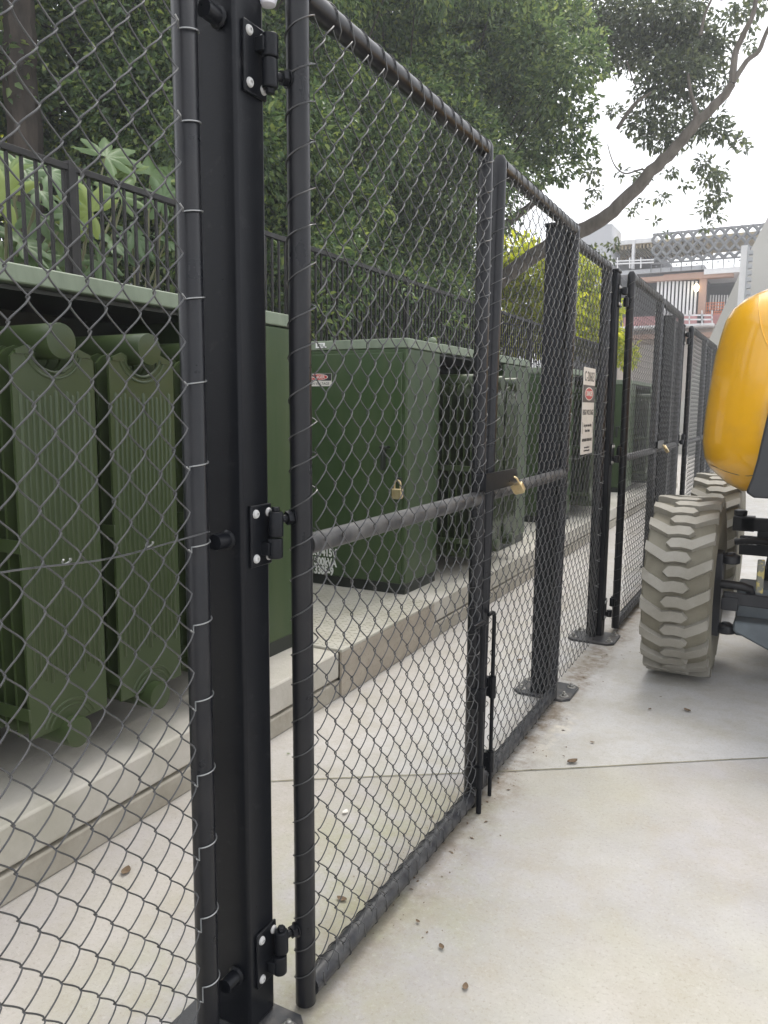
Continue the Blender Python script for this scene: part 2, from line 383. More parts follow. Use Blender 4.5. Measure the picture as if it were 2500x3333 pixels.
m = MB(); m.box((PX - .002, 2.79, .003), (PX + .0115, 3.762, .1995)); m.build("front_plate", M_TREADF, cv, bevel=.002)
m = MB(); k = 0
for iy in range(26):
    for ix in range(20):
        x, y = PX - .02 - ix * .038, 2.81 + iy * .037
        sgn = 1 if (ix + iy) % 2 else -1
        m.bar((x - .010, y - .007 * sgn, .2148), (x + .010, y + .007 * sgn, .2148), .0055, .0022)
m.build("tread_bars", M_TREADT, cv, smooth=0)
m = MB()
for iy in range(26):
    for iz in range(5):
        y, z = 2.81 + iy * .037, .022 + iz * .038
        sgn = 1 if (iz + iy) % 2 else -1
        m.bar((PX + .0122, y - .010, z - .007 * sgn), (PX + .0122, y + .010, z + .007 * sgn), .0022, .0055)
m.build("front_tread_bars", M_TREADF, cv, smooth=0)

# ------------------------------------------------------------------ fence posts
PXL, PXR = -.965, -.88
def post(y0, label, ztop=1.975, plate_y=None, hinges=(), cap=True, wd=.082, knob=False):
    t = thing("fence_post", (-.9225, y0 + wd / 2, 0), label, "fence post", "square black fence posts")
    m = MB(); m.box((PXL, y0, .012), (PXR, y0 + wd, ztop)); m.build("shaft", M_BLACK, t, bevel=.006)
    if cap:
        m = MB(); m.box((PXL - .004, y0 - .004, ztop), (PXR + .004, y0 + wd + .004, ztop + .018)); m.build("cap", M_BLACK, t, bevel=.006)
    pa, pb = plate_y
    m = MB(); ch = .03
    m.prism([(-1.04 + ch, pa, 0), (-.79 - ch, pa, 0), (-.79, pa + ch, 0), (-.79, pb - ch, 0), (-.79 - ch, pb, 0), (-1.04 + ch, pb, 0), (-1.04, pb - ch, 0), (-1.04, pa + ch, 0)], (0, 0, .012))
    pt = m.build("base_plate", M_PLATE, t, bevel=.002)
    for x in (-1.012, -.82):
        for y in (pa + .045, pb - .045):
            m = MB(); m.lathe([(.019, 0), (.019, .003), (.0185, .0032)], (x, y, .012), (0, 0, 1), 20)
            m.lathe([(.0115, 0), (.0115, .009), (.010, .010)], (x, y, .0152), (0, 0, 1), 6)
            m.lathe([(.006, 0), (.006, .007), (.004, .008)], (x, y, .0252), (0, 0, 1), 10)
            m.build("anchor_bolt", M_ZINC, pt)
    for zc, up in hinges:
        m = MB(); ya, yb = y0 + .018, y0 + wd - .001
        m.box((PXR + .0005, ya, zc - .058), (PXR + .0065, yb, zc + .058)); hp = m.build("hinge_plate", M_BLACK, t, bevel=.002)
        for y in (ya + .013, yb - .011):
            for z in (zc - .042, zc + .042):
                m = MB(); m.lathe([(.0085, 0), (.0085, .0015), (.0068, .0042), (.004, .0052), (.003, .0052), (.003, .003)], (PXR + .0065, y, z), (1, 0, 0), 16); m.build("screw", M_SCREW, hp)
        # barrel: lower/upper knuckle fixed to the plate by a welded tab
        bx, by = -.855, y0 + .066
        m = MB()
        za, zb = (zc - .045, zc - .006) if up else (zc + .006, zc + .045)
        m.lathe([(.0125, 0), (.0145, .002), (.0145, zb - za - .002), (.0138, zb - za)], (bx, by, za), (0, 0, 1), 20)
        m.box((PXR + .006, by - .02, (za + zb) / 2 - .012), (bx, by - .002, (za + zb) / 2 + .012)); m.build("hinge_knuckle", M_BLACK, t, bevel=.0015)
    if knob:
        k = AX(872, -3, -.872)
        m = MB(); m.lathe([(.006, -.012), (.0135, -.010), (.0165, 0), (.0135, .010), (.006, .014)], k, (0, 0, 1), 18); m.build("bung", mat("white_plastic", (.75, .74, .8), .35), t)
    return t
HZ = [(1.845, False), (1.012, True), (.155, True)]
pA = post(1.115, "widest looking black square post with three hinges, nearest the camera", plate_y=(.972, 1.205), hinges=HZ, ztop=2.03, knob=True)
m = MB(); 
for z, x in ((1.9, -.911), (1.008, -.912), (.132, -.91)):
    m = MB(); m.tube([(x, 1.075, z), (x, 1.116, z)], .0145, 14); m.lathe([(.0145, 0), (.0185, .004), (.0165, .008)], (x, 1.106, z), (0, 1, 0), 14); m.build("spacer_stub", M_BLACK, pA)
pI = post(3.217, "black square post standing behind the gate leaf with the sign panel beside it", plate_y=(3.2, 3.415), ztop=1.985)
pJ = post(4.243, "slim black capped post between the sign panel and the second gate pair", plate_y=(4.115, 4.345), hinges=HZ, ztop=1.962)
pL = post(6.36, "black post behind the second pair of gates near the wheel", plate_y=(6.34, 6.56), ztop=1.95)
pM = post(6.90, "far black post at the hinges of the third gate pair", plate_y=(6.79, 7.0), hinges=HZ, ztop=1.935)
pN = post(9.2, "farthest black fence post, beyond the third pair of gates", plate_y=(9.18, 9.4), ztop=1.93)

# ------------------------------------------------------------------ gate leaves and fixed panels
def leaf(name, label, X, bl, br, tl, tr, hinge_side, drop=None, seed=1, zb=.012, zt=2.0, zm=.985, n=12, sides=5, hz=HZ, lock=None):
    """bl.. = y of the stile centres at z=.0/2.0 (bottom left, bottom right, top left, top right); X may be (left, right)"""
    Xl, Xr = X if isinstance(X, tuple) else (X, X); R = .0212
    def P(side, z):
        t = z / 2.0
        return Vector((Xl, bl + (tl - bl) * t, z)) if side == 0 else Vector((Xr, br + (tr - br) * t, z))
    t = thing("gate_leaf", ((Xl + Xr) / 2, (bl + br) / 2, 0), label, "gate", "swinging chain-link gate leaves")
    zr = zt - R
    for s in (0, 1):
        m = MB(); zz = zt if hinge_side == s or True else zt
        m.tube([P(s, zb), P(s, zr - .012), P(s, zr + .006), P(s, zt)], [R, R, R * .97, R * .55], n); m.build("stile", M_PIPE, t, smooth=50)
    dirY = (P(1, 1) - P(0, 1)).normalized()
    zbr = zb + R + .004
    for nm, z, rr, mm in (("top_rail", zr - .004, R, M_PIPE), ("middle_rail", zm, R * .98, M_DUSTY), ("bottom_rail", zbr, R * 1.05, M_RAIL)):
        m = MB(); m.tube([P(0, z) + dirY * .016, P(1, z) - dirY * .016], rr, n); m.build(nm, mm, t, smooth=50)
    o = Vector((.026, 0, 0)); eL = dirY * .014; e = dirY * .034
    wire_mesh(P(0, zbr + .032) + o + eL, P(1, zbr + .032) + o - e, P(0, zr - .036) + o + eL, P(1, zr - .036) + o - e, t, seed=seed, sides=sides)
    lacing(P(0, zb + .03), P(0, zr - .02), dirY * .5 + o * 22, t, ph=1.0, pitch=.0705, reach=.008)
    lacing(P(1, zb + .03), P(1, zr - .02), -dirY * .8 + o * 16, t, ph=2.1, pitch=.0705)
    lacing(P(0, zr - .004) + dirY * .05, P(1, zr - .004) - dirY * .02, Vector((.5, 0, -1)), t, ph=.4, pitch=.062, reach=.02)
    lacing(P(0, zbr) + dirY * .03, P(1, zbr) - dirY * .03, Vector((.5, 0, 1)), t, ph=.2, rp=R * 1.05, pitch=.058, reach=.02)
    for zc, up in hz:
        s = hinge_side; sg = 1 if s == 0 else -1
        q = P(s, zc); by = q.y - sg * .052; bx = -.855
        ze = zc + (.028 if up else -.022)
        m = MB(); za, zbb = (zc - .004, zc + .044) if up else (zc - .044, zc + .004)
        m.lathe([(.0125, 0), (.0142, .002), (.0142, zbb - za - .003), (.0125, zbb - za)], (bx, by, za), (0, 0, 1), 20)
        ht = zbb if up else za
        m.lathe([(.0085, 0), (.0085, .007), (.0075, .009)], (bx, by, ht), (0, 0, 1 if up else -1), 6)
        m.build("hinge_eye", M_BLACK, t, bevel=.001)
        A = Vector((bx, by, ze)); B = Vector((q.x, q.y, ze + .004)); d = (B - A).normalized()
        m = MB(); m.tube([A, B], .0075, 12); m.lathe([(.0135, 0), (.0135, .011), (.012, .012)], B - d * .034, d, 6); m.lathe([(.016, 0), (.016, .002)], B - d * .0225, d, 18)
        m.build("hinge_bolt", M_BLACK, t)
    if drop:
        for y0_, x0_, ztop_, hand, rr in drop:
            m = MB(); x = x0_
            pts = [(x, y0_, .002), (x, y0_, ztop_)]
            if hand == 'side': pts += [(x, y0_ - .003, ztop_ + .012), (x, y0_ - .012, ztop_ + .016), (x, y0_ - .085, ztop_ + .016)]
            else: pts += [(x, y0_ - .006, ztop_ + .014), (x, y0_ - .02, ztop_ + .018), (x, y0_ - .05, ztop_ + .018)]
            m.tube(pts, rr, 12); db = m.build("drop_bolt", M_BLACK, t)
            for zz in (.385, .135):
                m = MB(); m.tube([(x, y0_, zz - .05), (x, y0_, zz + .02)], rr + .005, 14); sd = -1 if hand == 'side' else 1
                m.box((x - .03, y0_ - .012, zz - .045), (x - .002, y0_ + .012, zz + .015)); m.build("guide_sleeve", M_BLACK, db)
    if lock:
        ya, yb, z0, z1, x = lock; h = z1 - z0
        out = [(x, ya, z0), (x, yb - .03, z0)] + [(x, yb - .03 + .03 * sin(a), (z0 + z1) / 2 - h / 2 * cos(a)) for a in [pi * k / 8 for k in range(1, 8)]] + [(x, yb - .03, z1), (x, ya, z1)]
        bm = bmesh.new()
        m = MB()
        # plate with a real eye: ring of quads round the hole plus the plain part
        c = Vector((x, yb - .028, (z0 + z1) / 2)); n_ = 20; rin = .0085
        inner = [c + Vector((0, sin(a), -cos(a))) * rin for a in [2 * pi * k / n_ for k in range(n_)]]
        outer = []
        for k in range(n_):
            a = 2 * pi * k / n_; s_, c_ = sin(a), -cos(a)
            if s_ >= 0: outer.append(Vector((x, c.y + s_ * .03, c.z + c_ * h / 2)))
            else: outer.append(Vector((x, c.y + max(s_ * .03 * 1.6, -.03), c.z + max(-1, min(1, c_ * 1.5)) * h / 2)))
        T = Vector((.006, 0, 0)); vs = inner + outer + [p + T for p in inner] + [p + T for p in outer]; fs = []
        for k in range(n_):
            k2 = (k + 1) % n_
            fs += [(k, k2, n_ + k2, n_ + k), (2 * n_ + k, 3 * n_ + k, 3 * n_ + k2, 2 * n_ + k2), (k, 2 * n_ + k, 2 * n_ + k2, k2), (n_ + k, n_ + k2, 3 * n_ + k2, 3 * n_ + k)]
        m.add(vs, fs)
        m.box((x + .0001, ya, z0), (x + .0059, yb - .0575, z1))
        m.build("lock_plate", M_BLACK, t, smooth=20)
        m = MB(); m.box((-.832, ya + .002, z0 + .004), (x + .0003, ya + .03, z1 - .004)); m.build("lock_bracket", M_BLACK, t, bevel=.002)
    return t

L1 = leaf("gate_leaf", "largest gate leaf, hung on the nearest post, with padlocked plate at its far edge", -.832, 1.240, 2.172, 1.231, 2.173, 0,
          drop=[(2.155, -.797, .60, 'side', .0085)], seed=3, n=20, sides=6, lock=(2.138, 2.425, 1.008, 1.062, -.799))
L2 = leaf("gate_leaf", "gate leaf beside the padlocked one, its far stile in front of a wide dark post", (-.842, -.858), 2.246, 3.185, 2.318, 3.268, 1,
          drop=[(2.277, -.806, .60, 'up', .0065)], seed=5, n=16, sides=5, hz=[])
m = MB(); m.tube([(-.858, 3.222, .165), (-.858, 3.222, .215)], .014, 14); m.tube([(-.858, 3.222, .20), (-.858, 3.19, .20)], .007, 10); m.build("hinge_eye", M_BLACK, L2)
L3 = leaf("gate_leaf", "gate leaf past the sign, hung on the capped post, with a brass padlock on it", -.842, 4.425, 5.385, 4.41, 5.365, 0, seed=7, n=14, sides=4,
          zt=1.985, zb=.02, hz=[(1.80, True), (1.005, True), (.16, True)], lock=(5.36, 5.62, 1.0, 1.05, -.81))
L4 = leaf("gate_leaf", "gate leaf whose lower half hides behind the grey front wheel", -.845, 5.46, 6.46, 5.44, 6.43, 1, seed=9, n=12, sides=4, zt=1.985, zb=.02, hz=[])
L5 = leaf("gate_leaf", "small looking gate leaf between the two farthest hinges, left of the yellow hood", -.842, 7.09, 8.08, 7.06, 8.08, 0, seed=11, n=12, sides=4, zt=1.95, zb=.02,
          hz=[(1.80, True), (1.005, True), (.16, True)])
L6 = leaf("gate_leaf", "farthest gate leaf, its edge cut off by the yellow hood", -.842, 8.14, 9.16, 8.14, 9.14, 1, seed=13, n=12, sides=4, zt=1.95, zb=.02, hz=[])

def panel(label, X, ya, yb, zt, seed, pipes=(0, 1), top=True, mid=True, sides=5, end_in=.04, mesh_lo=.03, tie_step=.141, mesh_ya=None):
    t = thing("chain_link_fence", (X, (ya + yb) / 2, 0), label, "fence", "fixed chain-link fence panels")
    R = .0212
    for k, y in enumerate((ya, yb)):
        if k in pipes:
            m = MB(); m.tube([(X, y, .004), (X, y, zt - .01), (X, y, zt)], [R, R, R * .6], 18); m.build("end_pipe", M_PIPE, t, smooth=50)
    if top:
        m = MB(); m.tube([(X, ya, zt - R), (X, yb, zt - R)], R, 14); m.build("top_rail", M_PIPE, t, smooth=50)
        lacing((X, ya + .03, zt - R), (X, yb - .03, zt - R), (.5, 0, -1), t, pitch=.062, reach=.02)
    xo = X + .0255
    wire_mesh((xo, ya + .02, mesh_lo), (xo, yb - end_in, mesh_lo), (xo, ya + .02, zt - .04), (xo, yb - end_in, zt - .04), t, seed=seed, sides=sides)
    for k, y in enumerate((ya, yb)):
        if k not in pipes: continue
        sg = 1 if k else -1; z = .16
        while z < zt - .08:
            pts = []
            ye = y - sg * (end_in + .004)
            for a in [(-1.25 + 3.6 * q / 14) for q in range(15)]:
                pts.append((X + cos(a) * (R + .002), y + sg * sin(a) * (R + .002), z + .012 * (a + 1.25) / 3.6))
            pts = [(xo + .004, ye, z + .003), (xo + .005, ye + sg * .006, z - .003)] + pts
            m = MB(); m.tube(pts, .0013, 6); m.build("tie_wire", M_TIE, t)
            z += tie_step
    if mid:
        m = MB(); N = 30
        m.tube([(xo + .001 + .003 * sin(q * .9), ya + (yb - ya) * q / N, 1.028 + .006 * sin(q * .45)) for q in range(N + 1)], .0016, 5); m.build("line_wire", M_WIRE, t)
    return t
P0 = panel("chain-link panel left of the nearest post, its mesh tied with bright wires", -.93, .0, 1.049, 2.02, 21, end_in=.05, sides=6, mesh_lo=.02)
m = MB()
for y in (.745, .905):
    m = MB(); pts = [(-.9 + .006 * cos(a), y + .006 * sin(a), 1.03 + .006 * cos(a) + .001 * a) for a in [q * .6 for q in range(9)]]; m.tube(pts, .0014, 6); m.build("wire_clip", M_TIE, P0)
P3 = panel("chain-link panel that carries the warning signs", -.925, 3.335, 4.222, 2.005, 23, pipes=(1,), sides=4, mesh_lo=.012)
P5 = panel("narrow chain-link panel between the second and third gate pairs", -.925, 6.46, 6.878, 1.96, 25, pipes=(1,), sides=4)
P6 = panel("chain-link panel at the far end of the fence line", -.925, 9.29, 12.2, 1.95, 27, pipes=(1,), sides=4)

padlock((-.80, 2.395, 1.034), "padlock", "brass padlock swung aside, hanging from the gate lock plate nearest the camera", None, (-.3, -.62, .9), (1, .1, 0), 1.12)
padlock((-.81, 5.59, 1.024), "padlock", "thin looking brass padlock tilting out from the second gate pair", None, (-.4, -.62, .68), (-.3, .9, .4), 1.3)

# ------------------------------------------------------------------ signs on the panel
SX = -.893
def outline_ellipse(c, a, b, X, n=28): return [(X, c[0] + a * cos(2 * pi * k / n), c[1] + b * sin(2 * pi * k / n)) for k in range(n)]
YD, ZD = (0, 1, 0), (0, 0, 1)
s1 = thing("number_plate", (SX, 3.768, 1.405), "cream plate reading C-20603 above the danger sign on the fence", "sign")
m = MB(); m.box((SX, 3.654, 1.366), (SX + .002, 3.884, 1.447)); m.build("plate", M_WHITE, s1)
text_mesh("lettering", "C-20603", .066, M_INK, s1, (SX + .0024, 3.769, 1.404), YD, ZD, xs=.84)
s2 = thing("danger_sign", (SX, 3.765, 1.2), "tall white danger high voltage sign with brown top wired to the mesh", "sign")
m = MB(); m.box((SX, 3.65, 1.04), (SX + .002, 3.88, 1.365)); m.build("plate", M_WHITE, s2)
m = MB(); m.box((SX + .0021, 3.651, 1.285), (SX + .003, 3.879, 1.3645)); m.build("header_band", M_BROWN, s2)
m = MB(); m.prism(outline_ellipse((3.766, 1.325), .083, .031, SX + .0031), (.0006, 0, 0)); m.build("oval_border", M_WHITE, s2)
m = MB(); m.prism(outline_ellipse((3.766, 1.325), .075, .0265, SX + .0038), (.0005, 0, 0)); m.build("red_oval", M_RED, s2)
text_mesh("lettering", "DANGER", .033, M_WHITE, s2, (SX + .0049, 3.766, 1.325), YD, ZD, xs=.88, bold=.0006)
text_mesh("lettering", "HIGH VOLTAGE", .036, M_INK, s2, (SX + .0026, 3.765, 1.237), YD, ZD, xs=.82)
text_mesh("lettering", "For your own safety", .022, M_INK, s2, (SX + .0026, 3.765, 1.177), YD, ZD, xs=.85)
text_mesh("lettering", "do not enter", .022, M_INK, s2, (SX + .0026, 3.765, 1.152), YD, ZD, xs=.85)
text_mesh("lettering", "AUTHORISED PERSONS ONLY", .02, M_INK, s2, (SX + .0026, 3.765, 1.107), YD, ZD, xs=.73)
text_mesh("lettering", "In case of problem call", .0125, M_INK, s2, (SX + .0026, 3.765, 1.072), YD, ZD, xs=.9)
text_mesh("lettering", "the electrical security desk", .0125, M_INK, s2, (SX + .0026, 3.765, 1.057), YD, ZD, xs=.85)
for y in (3.665, 3.865):
    m = MB(); m.box((SX + .0021, y - .0018, 1.137), (SX + .0026, y + .0018, 1.192)); m.build("side_mark", M_INK, s2)

# ------------------------------------------------------------------ transformers
ZL = 1.6
def half_round(mb, y, z0, z1, x, r): # vertical rib
    pts = [(x, y - r), (x + r * .7, y - r * .7), (x + r, y), (x + r * .7, y + r * .7), (x, y + r)]
    n = len(pts); vs = [(px, py, z) for z in (z0, z1) for px, py in pts]
    vs += [(x, y, z0 - r * 1.2), (x, y, z1 + r * 1.2)]
    fs = [(i, i + 1, n + i + 1, n + i) for i in range(n - 1)] + [(i + 1, i, 2 * n) for i in range(n - 1)] + [(n + i, n + i + 1, 2 * n + 1) for i in range(n - 1)]
    mb.add(vs, fs)
def radiator(t, yc, label=None):
    hw = .13; zt, zb = 1.392, .362; x0 = -1.752
    m = MB()
    def prof(x):
        o = [(-hw, zb), (hw, zb + .004), (hw, zt - .02), (hw - .02, zt), (.078, zt + .012)]
        o += [(.062 * cos(a), 1.405 + .062 * sin(a) * .9 - .02) for a in (0.2, -.3, -.8, -1.2, -pi / 2, -pi + 1.2, -pi + .8, -pi + .3, -pi - .2)]
        o += [(-.078, zt + .012), (-hw + .02, zt), (-hw, zt - .02)]
        return [(x, yc + a, b) for a, b in o]
    for k in range(11):
        m.prism(prof(x0 - k * .047), (-.009, 0, 0))
    for k in range(13):
        y = yc - .108 + k * .018
        half_round(m, y, .50 + .012 * ((k * 5) % 3), 1.285 - .012 * (k % 2), x0, .0036 + .0012 * (k % 3 == 0))
    # pressed shoulder mouldings round the header pipes
    for zc, s, rr in ((1.415, -1, .078), (.345, 1, .072)):
        for dr in (0, .016):
            pts = [(x0 - .001, yc + (rr + dr) * cos(a), zc + (rr + dr) * sin(a)) for a in [s * (.35 + (pi - .7) * q / 16) for q in range(17)]]
            m.tube(pts, .0045, 8)
    for s in (-1, 1):
        m.box((x0 - .006, yc + s * .075, zt - .012), (x0 + .004, yc + s * .118, zt - .003))
    rd = m.build("radiator", M_OLIVE, t, smooth=40)
    for z, r in ((1.418, .047), (.343, .043)):
        m = MB(); m.tube([(-2.5, yc, z), (-1.725, yc, z), (-1.720, yc, z), (-1.7195, yc, z)], [r, r, r * .97, r * .9], 26); m.build("header_pipe", M_OLIVE, rd, smooth=40)
    m = MB()
    for x in [-1.78 - q * .075 for q in range(7)]:
        for s in (-1, 1): m.lathe([(.008, 0), (.008, .006), (.006, .008)], (x, yc + s * .04, 1.393), (0, 0, 1), 8)
    m.box((-2.3, yc - .05, 1.386), (-1.775, yc + .05, 1.393)); m.build("flange_strip", M_OLIVE, rd)
    for z in (.885, .43):
        m = MB(); m.box((-2.28, yc - hw - .005, z - .018), (-1.748, yc - hw + .001, z + .018)); m.build("stay_bar", M_OLIVE, rd, bevel=.002)

def cabinet(t, ya, yb):
    X1 = -1.894
    m = MB(); m.box((-3.3, ya, PZ + .06), (X1, yb, 1.574)); m.build("cabinet", M_GREEN, t, bevel=.008)
    m = MB(); m.box((-3.29, ya + .012, PZ), (X1 - .006, yb - .012, PZ + .06)); m.build("skirt", M_CORE, t)

tr = thing("transformer", (-2.6, 4.92, PZ), "green transformer with white stencilled rating text seen through the gate", "transformer", "green transformers on the plinth")
def transformer(t, y0):
    cabinet(t, y0, y0 + .44); cabinet(t, y0 + 1.58, y0 + 2.17)
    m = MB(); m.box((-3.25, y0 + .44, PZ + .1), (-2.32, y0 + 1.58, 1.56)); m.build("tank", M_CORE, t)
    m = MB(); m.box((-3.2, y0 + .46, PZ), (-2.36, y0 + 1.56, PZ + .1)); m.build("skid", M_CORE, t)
    # lid: sloping fascia so it catches the sky
    xo, zl0, zl1 = -1.888, 1.575, 1.628
    m = MB()
    for (ya, yb, z) in ((y0 - .004, y0 + .47, 0), (y0 + .472, y0 + 2.174, .003)):
        vs = [(-3.32, ya, zl0 + z), (xo, ya, zl0 + z), (xo, yb, zl0 + z), (-3.32, yb, zl0 + z), (-3.31, ya + .006, zl1 + z), (xo - .008, ya + .006, zl1 + z), (xo - .008, yb - .006, zl1 + z), (-3.31, yb - .006, zl1 + z)]
        m.add(vs, [(3, 2, 1, 0), (4, 5, 6, 7), (0, 1, 5, 4), (1, 2, 6, 5), (2, 3, 7, 6), (3, 0, 4, 7)])
    m.build("lid", M_LID, t, bevel=.005)
    m = MB(); m.box((-2.33, y0 + .442, 1.562), (xo - .03, y0 + 1.578, 1.574)); m.build("lid_shade_plate", M_CORE, t)  # dark plate added to paint the shade under the lid overhang
    for yc in (y0 + .745, y0 + 1.06, y0 + 1.375): radiator(t, yc)
    # door on the cabinet's end face
    X1 = -1.894
    m = MB(); m.box((-2.62, y0 - .012, PZ + .065), (X1 - .025, y0 - .0005, 1.551)); dr = m.build("door", M_GREEN, t, bevel=.004)
    m = MB(); m.box((-2.03, y0 - .05, .91), (-2.012, y0 - .012, 1.04)); m.box((-2.035, y0 - .055, 1.03), (-1.985, y0 - .012, 1.043)); m.build("handle", M_CORE, dr, bevel=.003)
    m = MB(); m.box((-1.945, y0 - .03, .843), (-1.912, y0 - .012, .872)); m.build("hasp", M_CORE, dr, bevel=.002)
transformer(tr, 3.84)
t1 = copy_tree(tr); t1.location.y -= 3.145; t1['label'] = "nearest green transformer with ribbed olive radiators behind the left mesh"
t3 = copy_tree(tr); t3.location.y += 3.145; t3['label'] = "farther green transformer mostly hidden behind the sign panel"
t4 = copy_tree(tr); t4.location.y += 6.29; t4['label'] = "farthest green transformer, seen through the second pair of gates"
YF = 3.84 - .0122
XD = (1, 0, 0)
m = MB(); m.box((-2.56, YF - .0012, 1.372), (-2.367, YF, 1.445)); lab = m.build("warning_label", M_WHITE, tr)
m = MB(); m.box((-2.559, YF - .0018, 1.403), (-2.368, YF - .0012, 1.444)); m.build("label_header", M_INK, lab)
m = MB(); m.prism([(-2.462 + .072 * cos(a), YF - .0019, 1.4235 + .0185 * sin(a)) for a in [2 * pi * k / 24 for k in range(24)]], (0, -.0005, 0)); m.build("oval_border", M_WHITE, lab)
m = MB(); m.prism([(-2.462 + .067 * cos(a), YF - .0025, 1.4235 + .0155 * sin(a)) for a in [2 * pi * k / 24 for k in range(24)]], (0, -.0005, 0)); m.build("red_oval", M_RED, lab)
text_mesh("lettering", "DANGER", .024, M_WHITE, lab, (-2.462, YF - .0034, 1.4235), XD, ZD, xs=1.05, bold=.0005)
text_mesh("lettering", "HIGH VOLTAGE", .021, M_INK, lab, (-2.457, YF - .0016, 1.386), XD, ZD, xs=1.0)
TX = -2.43
for s, z, al in (("20514", .452, -2.375), ("11kV/415V", .404, -2.335), ("1500kVA", .345, -2.335), ("213385-9", .293, -2.355)):
    text_mesh("stencil_lettering", s, .066, M_LETTER, tr, (al, YF - .0008, z), XD, ZD, xs=.72, align='RIGHT', bold=.0028)
m = MB(); m.box((-2.477, 3.8325, 1.588), (-2.415, 3.8334, 1.617)); m.box((-2.425, 3.8325, 1.588), (-2.405, 3.8334, 1.596)); bd = m.build("maker_badge", M_LETTER, tr, smooth=0)
text_mesh("lettering", "ETEL", .021, M_GREEN, bd, (-2.445, 3.832, 1.602), XD, ZD, xs=1.0)
padlock((-1.928, 3.806, .856), "padlock", "brass padlock hanging on the stencilled transformer door", None, (0, 0, 1), (1, 0, 0), 1.75)
m = MB(); m.lathe([(.012, 0), (.022, .006), (.026, .02), (.02, .034), (.008, .04)], (-1.96, 4.31, 1.63), (0, 0, 1), 14); m.build("lifting_eye", M_LID, tr)

# ------------------------------------------------------------------ picket balustrade on the wall
PKX = -3.78; PSP = .0905; NPK = 24
pp_ = thing("picket_panel", (PKX, 0, 1.44), "", "picket railing", "black picket railing panels on the garden wall")
pw = NPK * PSP
m = MB(); m.box((PKX - .02, 0, 2.575), (PKX + .02, pw, 2.612)); m.build("top_rail", M_PICKET, pp_, bevel=.003)
m = MB(); m.box((PKX - .015, 0, 1.54), (PKX + .015, pw, 1.57)); m.build("bottom_rail", M_PICKET, pp_)
m = MB(); m.box((PKX - .025, -.025, 1.44), (PKX + .025, .025, 2.63)); m.build("post", M_PICKET, pp_, bevel=.003)
pk0 = MB().box((PKX - .008, PSP * .5 - .008, 1.57), (PKX + .008, PSP * .5 + .008, 2.575)).build("picket", M_PICKET, pp_)
for k in range(1, NPK):
    c = pk0.copy(); COL.objects.link(c); c.location.y += k * PSP
labs = ["picket railing panel seen behind the nearest transformer at the left edge", "picket railing panel just left of the nearest fence post, in front of big lobed leaves",
        "picket railing panel above the gap between the first two transformers", "picket railing panel above the stencilled transformer's lid",
        "picket railing panel seen through the far half of the nearest gate leaf", "picket railing panel with yellow-green bushes behind, left of the dark gate post",
        "picket railing panel above the sign panel", "last picket railing panel, beyond the capped post"]
for k in range(8):
    o = pp_ if k == 0 else copy_tree(pp_)
    o.location.y = 1.1 + k * pw - (pw if False else 0); o['label'] = labs[k]

# ------------------------------------------------------------------ foliage
def clear_right(bl):
    return [b_ for b_ in bl if not (PR(b_[0])[0] > 1500 and PR(b_[0])[1] > 520)]
def PR(p):
    q = Vector(p) - Vector((0, 0, CAMZ)); z = q.dot(_f); return 1250 + FPX * q.dot(_r) / z, 1666.5 - FPX * q.dot(_u) / z
def leaf_cloud(P, N, size, aspect=.5, droop=.25, rg=NP):
    """P (n,3) positions, N (n,3) outward dirs -> V,F folded 6-vertex leaves"""
    n = len(P); d = N + rg.normal(0, .55, (n, 3)); d[:, 2] -= droop; d /= np.linalg.norm(d, axis=1)[:, None]
    up = rg.normal(0, .6, (n, 3)); up[:, 2] += 1.1
    sd = np.cross(d, up); sd /= np.linalg.norm(sd, axis=1)[:, None] + 1e-9; nn = np.cross(sd, d)
    L = (size * rg.uniform(.6, 1.25, n))[:, None]; W = L * aspect * .5
    b = P; t = P + d * L - nn * L * .12
    m1 = P + d * L * .35; m2 = P + d * L * .72 - nn * L * .04
    f = nn * W * .45
    V = np.stack([b, m1 + sd * W + f, m2 + sd * W * .72 + f * .8, t, m2 - sd * W * .72 + f * .8, m1 - sd * W + f], 1).reshape(-1, 3)
    k = np.arange(n)[:, None] * 6
    F = np.concatenate([k + np.array([[0, 1, 2, 3]]), k + np.array([[0, 3, 4, 5]])], 0)
    return V, F
def blob_points(blobs, dens, rg, inner=.55):
    Ps, Ns = [], []
    for (c, r) in blobs:
        r = np.array(r if hasattr(r, '__len__') else (r, r, r * .8)); n = int(dens * 4 * pi * (r.prod() ** (2 / 3)))
        d = rg.normal(0, 1, (n, 3)); d /= np.linalg.norm(d, axis=1)[:, None]
        rad = inner + (1 - inner) * rg.uniform(0, 1, n) ** .6
        rad *= 1 + .22 * np.sin(d[:, 0] * 5 + c[1] * 3) * np.sin(d[:, 2] * 6 + c[0] * 5) + .12 * np.sin(d[:, 1] * 11 + c[2] * 7)
        Ps.append(np.array(c) + d * r * rad[:, None]); Ns.append(d)
    return np.concatenate(Ps), np.concatenate(Ns)
def limb(mb, pts, r0, r1, n=9):
    P = [Vector(p) for p in pts]; out = []
    for i in range(len(P) - 1):
        a, b, c, d = P[max(i - 1, 0)], P[i], P[i + 1], P[min(i + 2, len(P) - 1)]
        for q in range(4):
            t = q / 4; out.append(.5 * ((2 * b) + (c - a) * t + (2 * a - 5 * b + 4 * c - d) * t * t + (3 * b - a - 3 * c + d) * t ** 3))
    out.append(P[-1]); rj = random.Random(int(P[0].x * 1000)); pts = [p + Vector((rj.uniform(-1, 1), rj.uniform(-1, 1), rj.uniform(-1, 1))) * r0 * .10 for p in out]
    k = len(pts); mb.tube(pts, [r0 + (r1 - r0) * i / (k - 1) for i in range(k)], n)
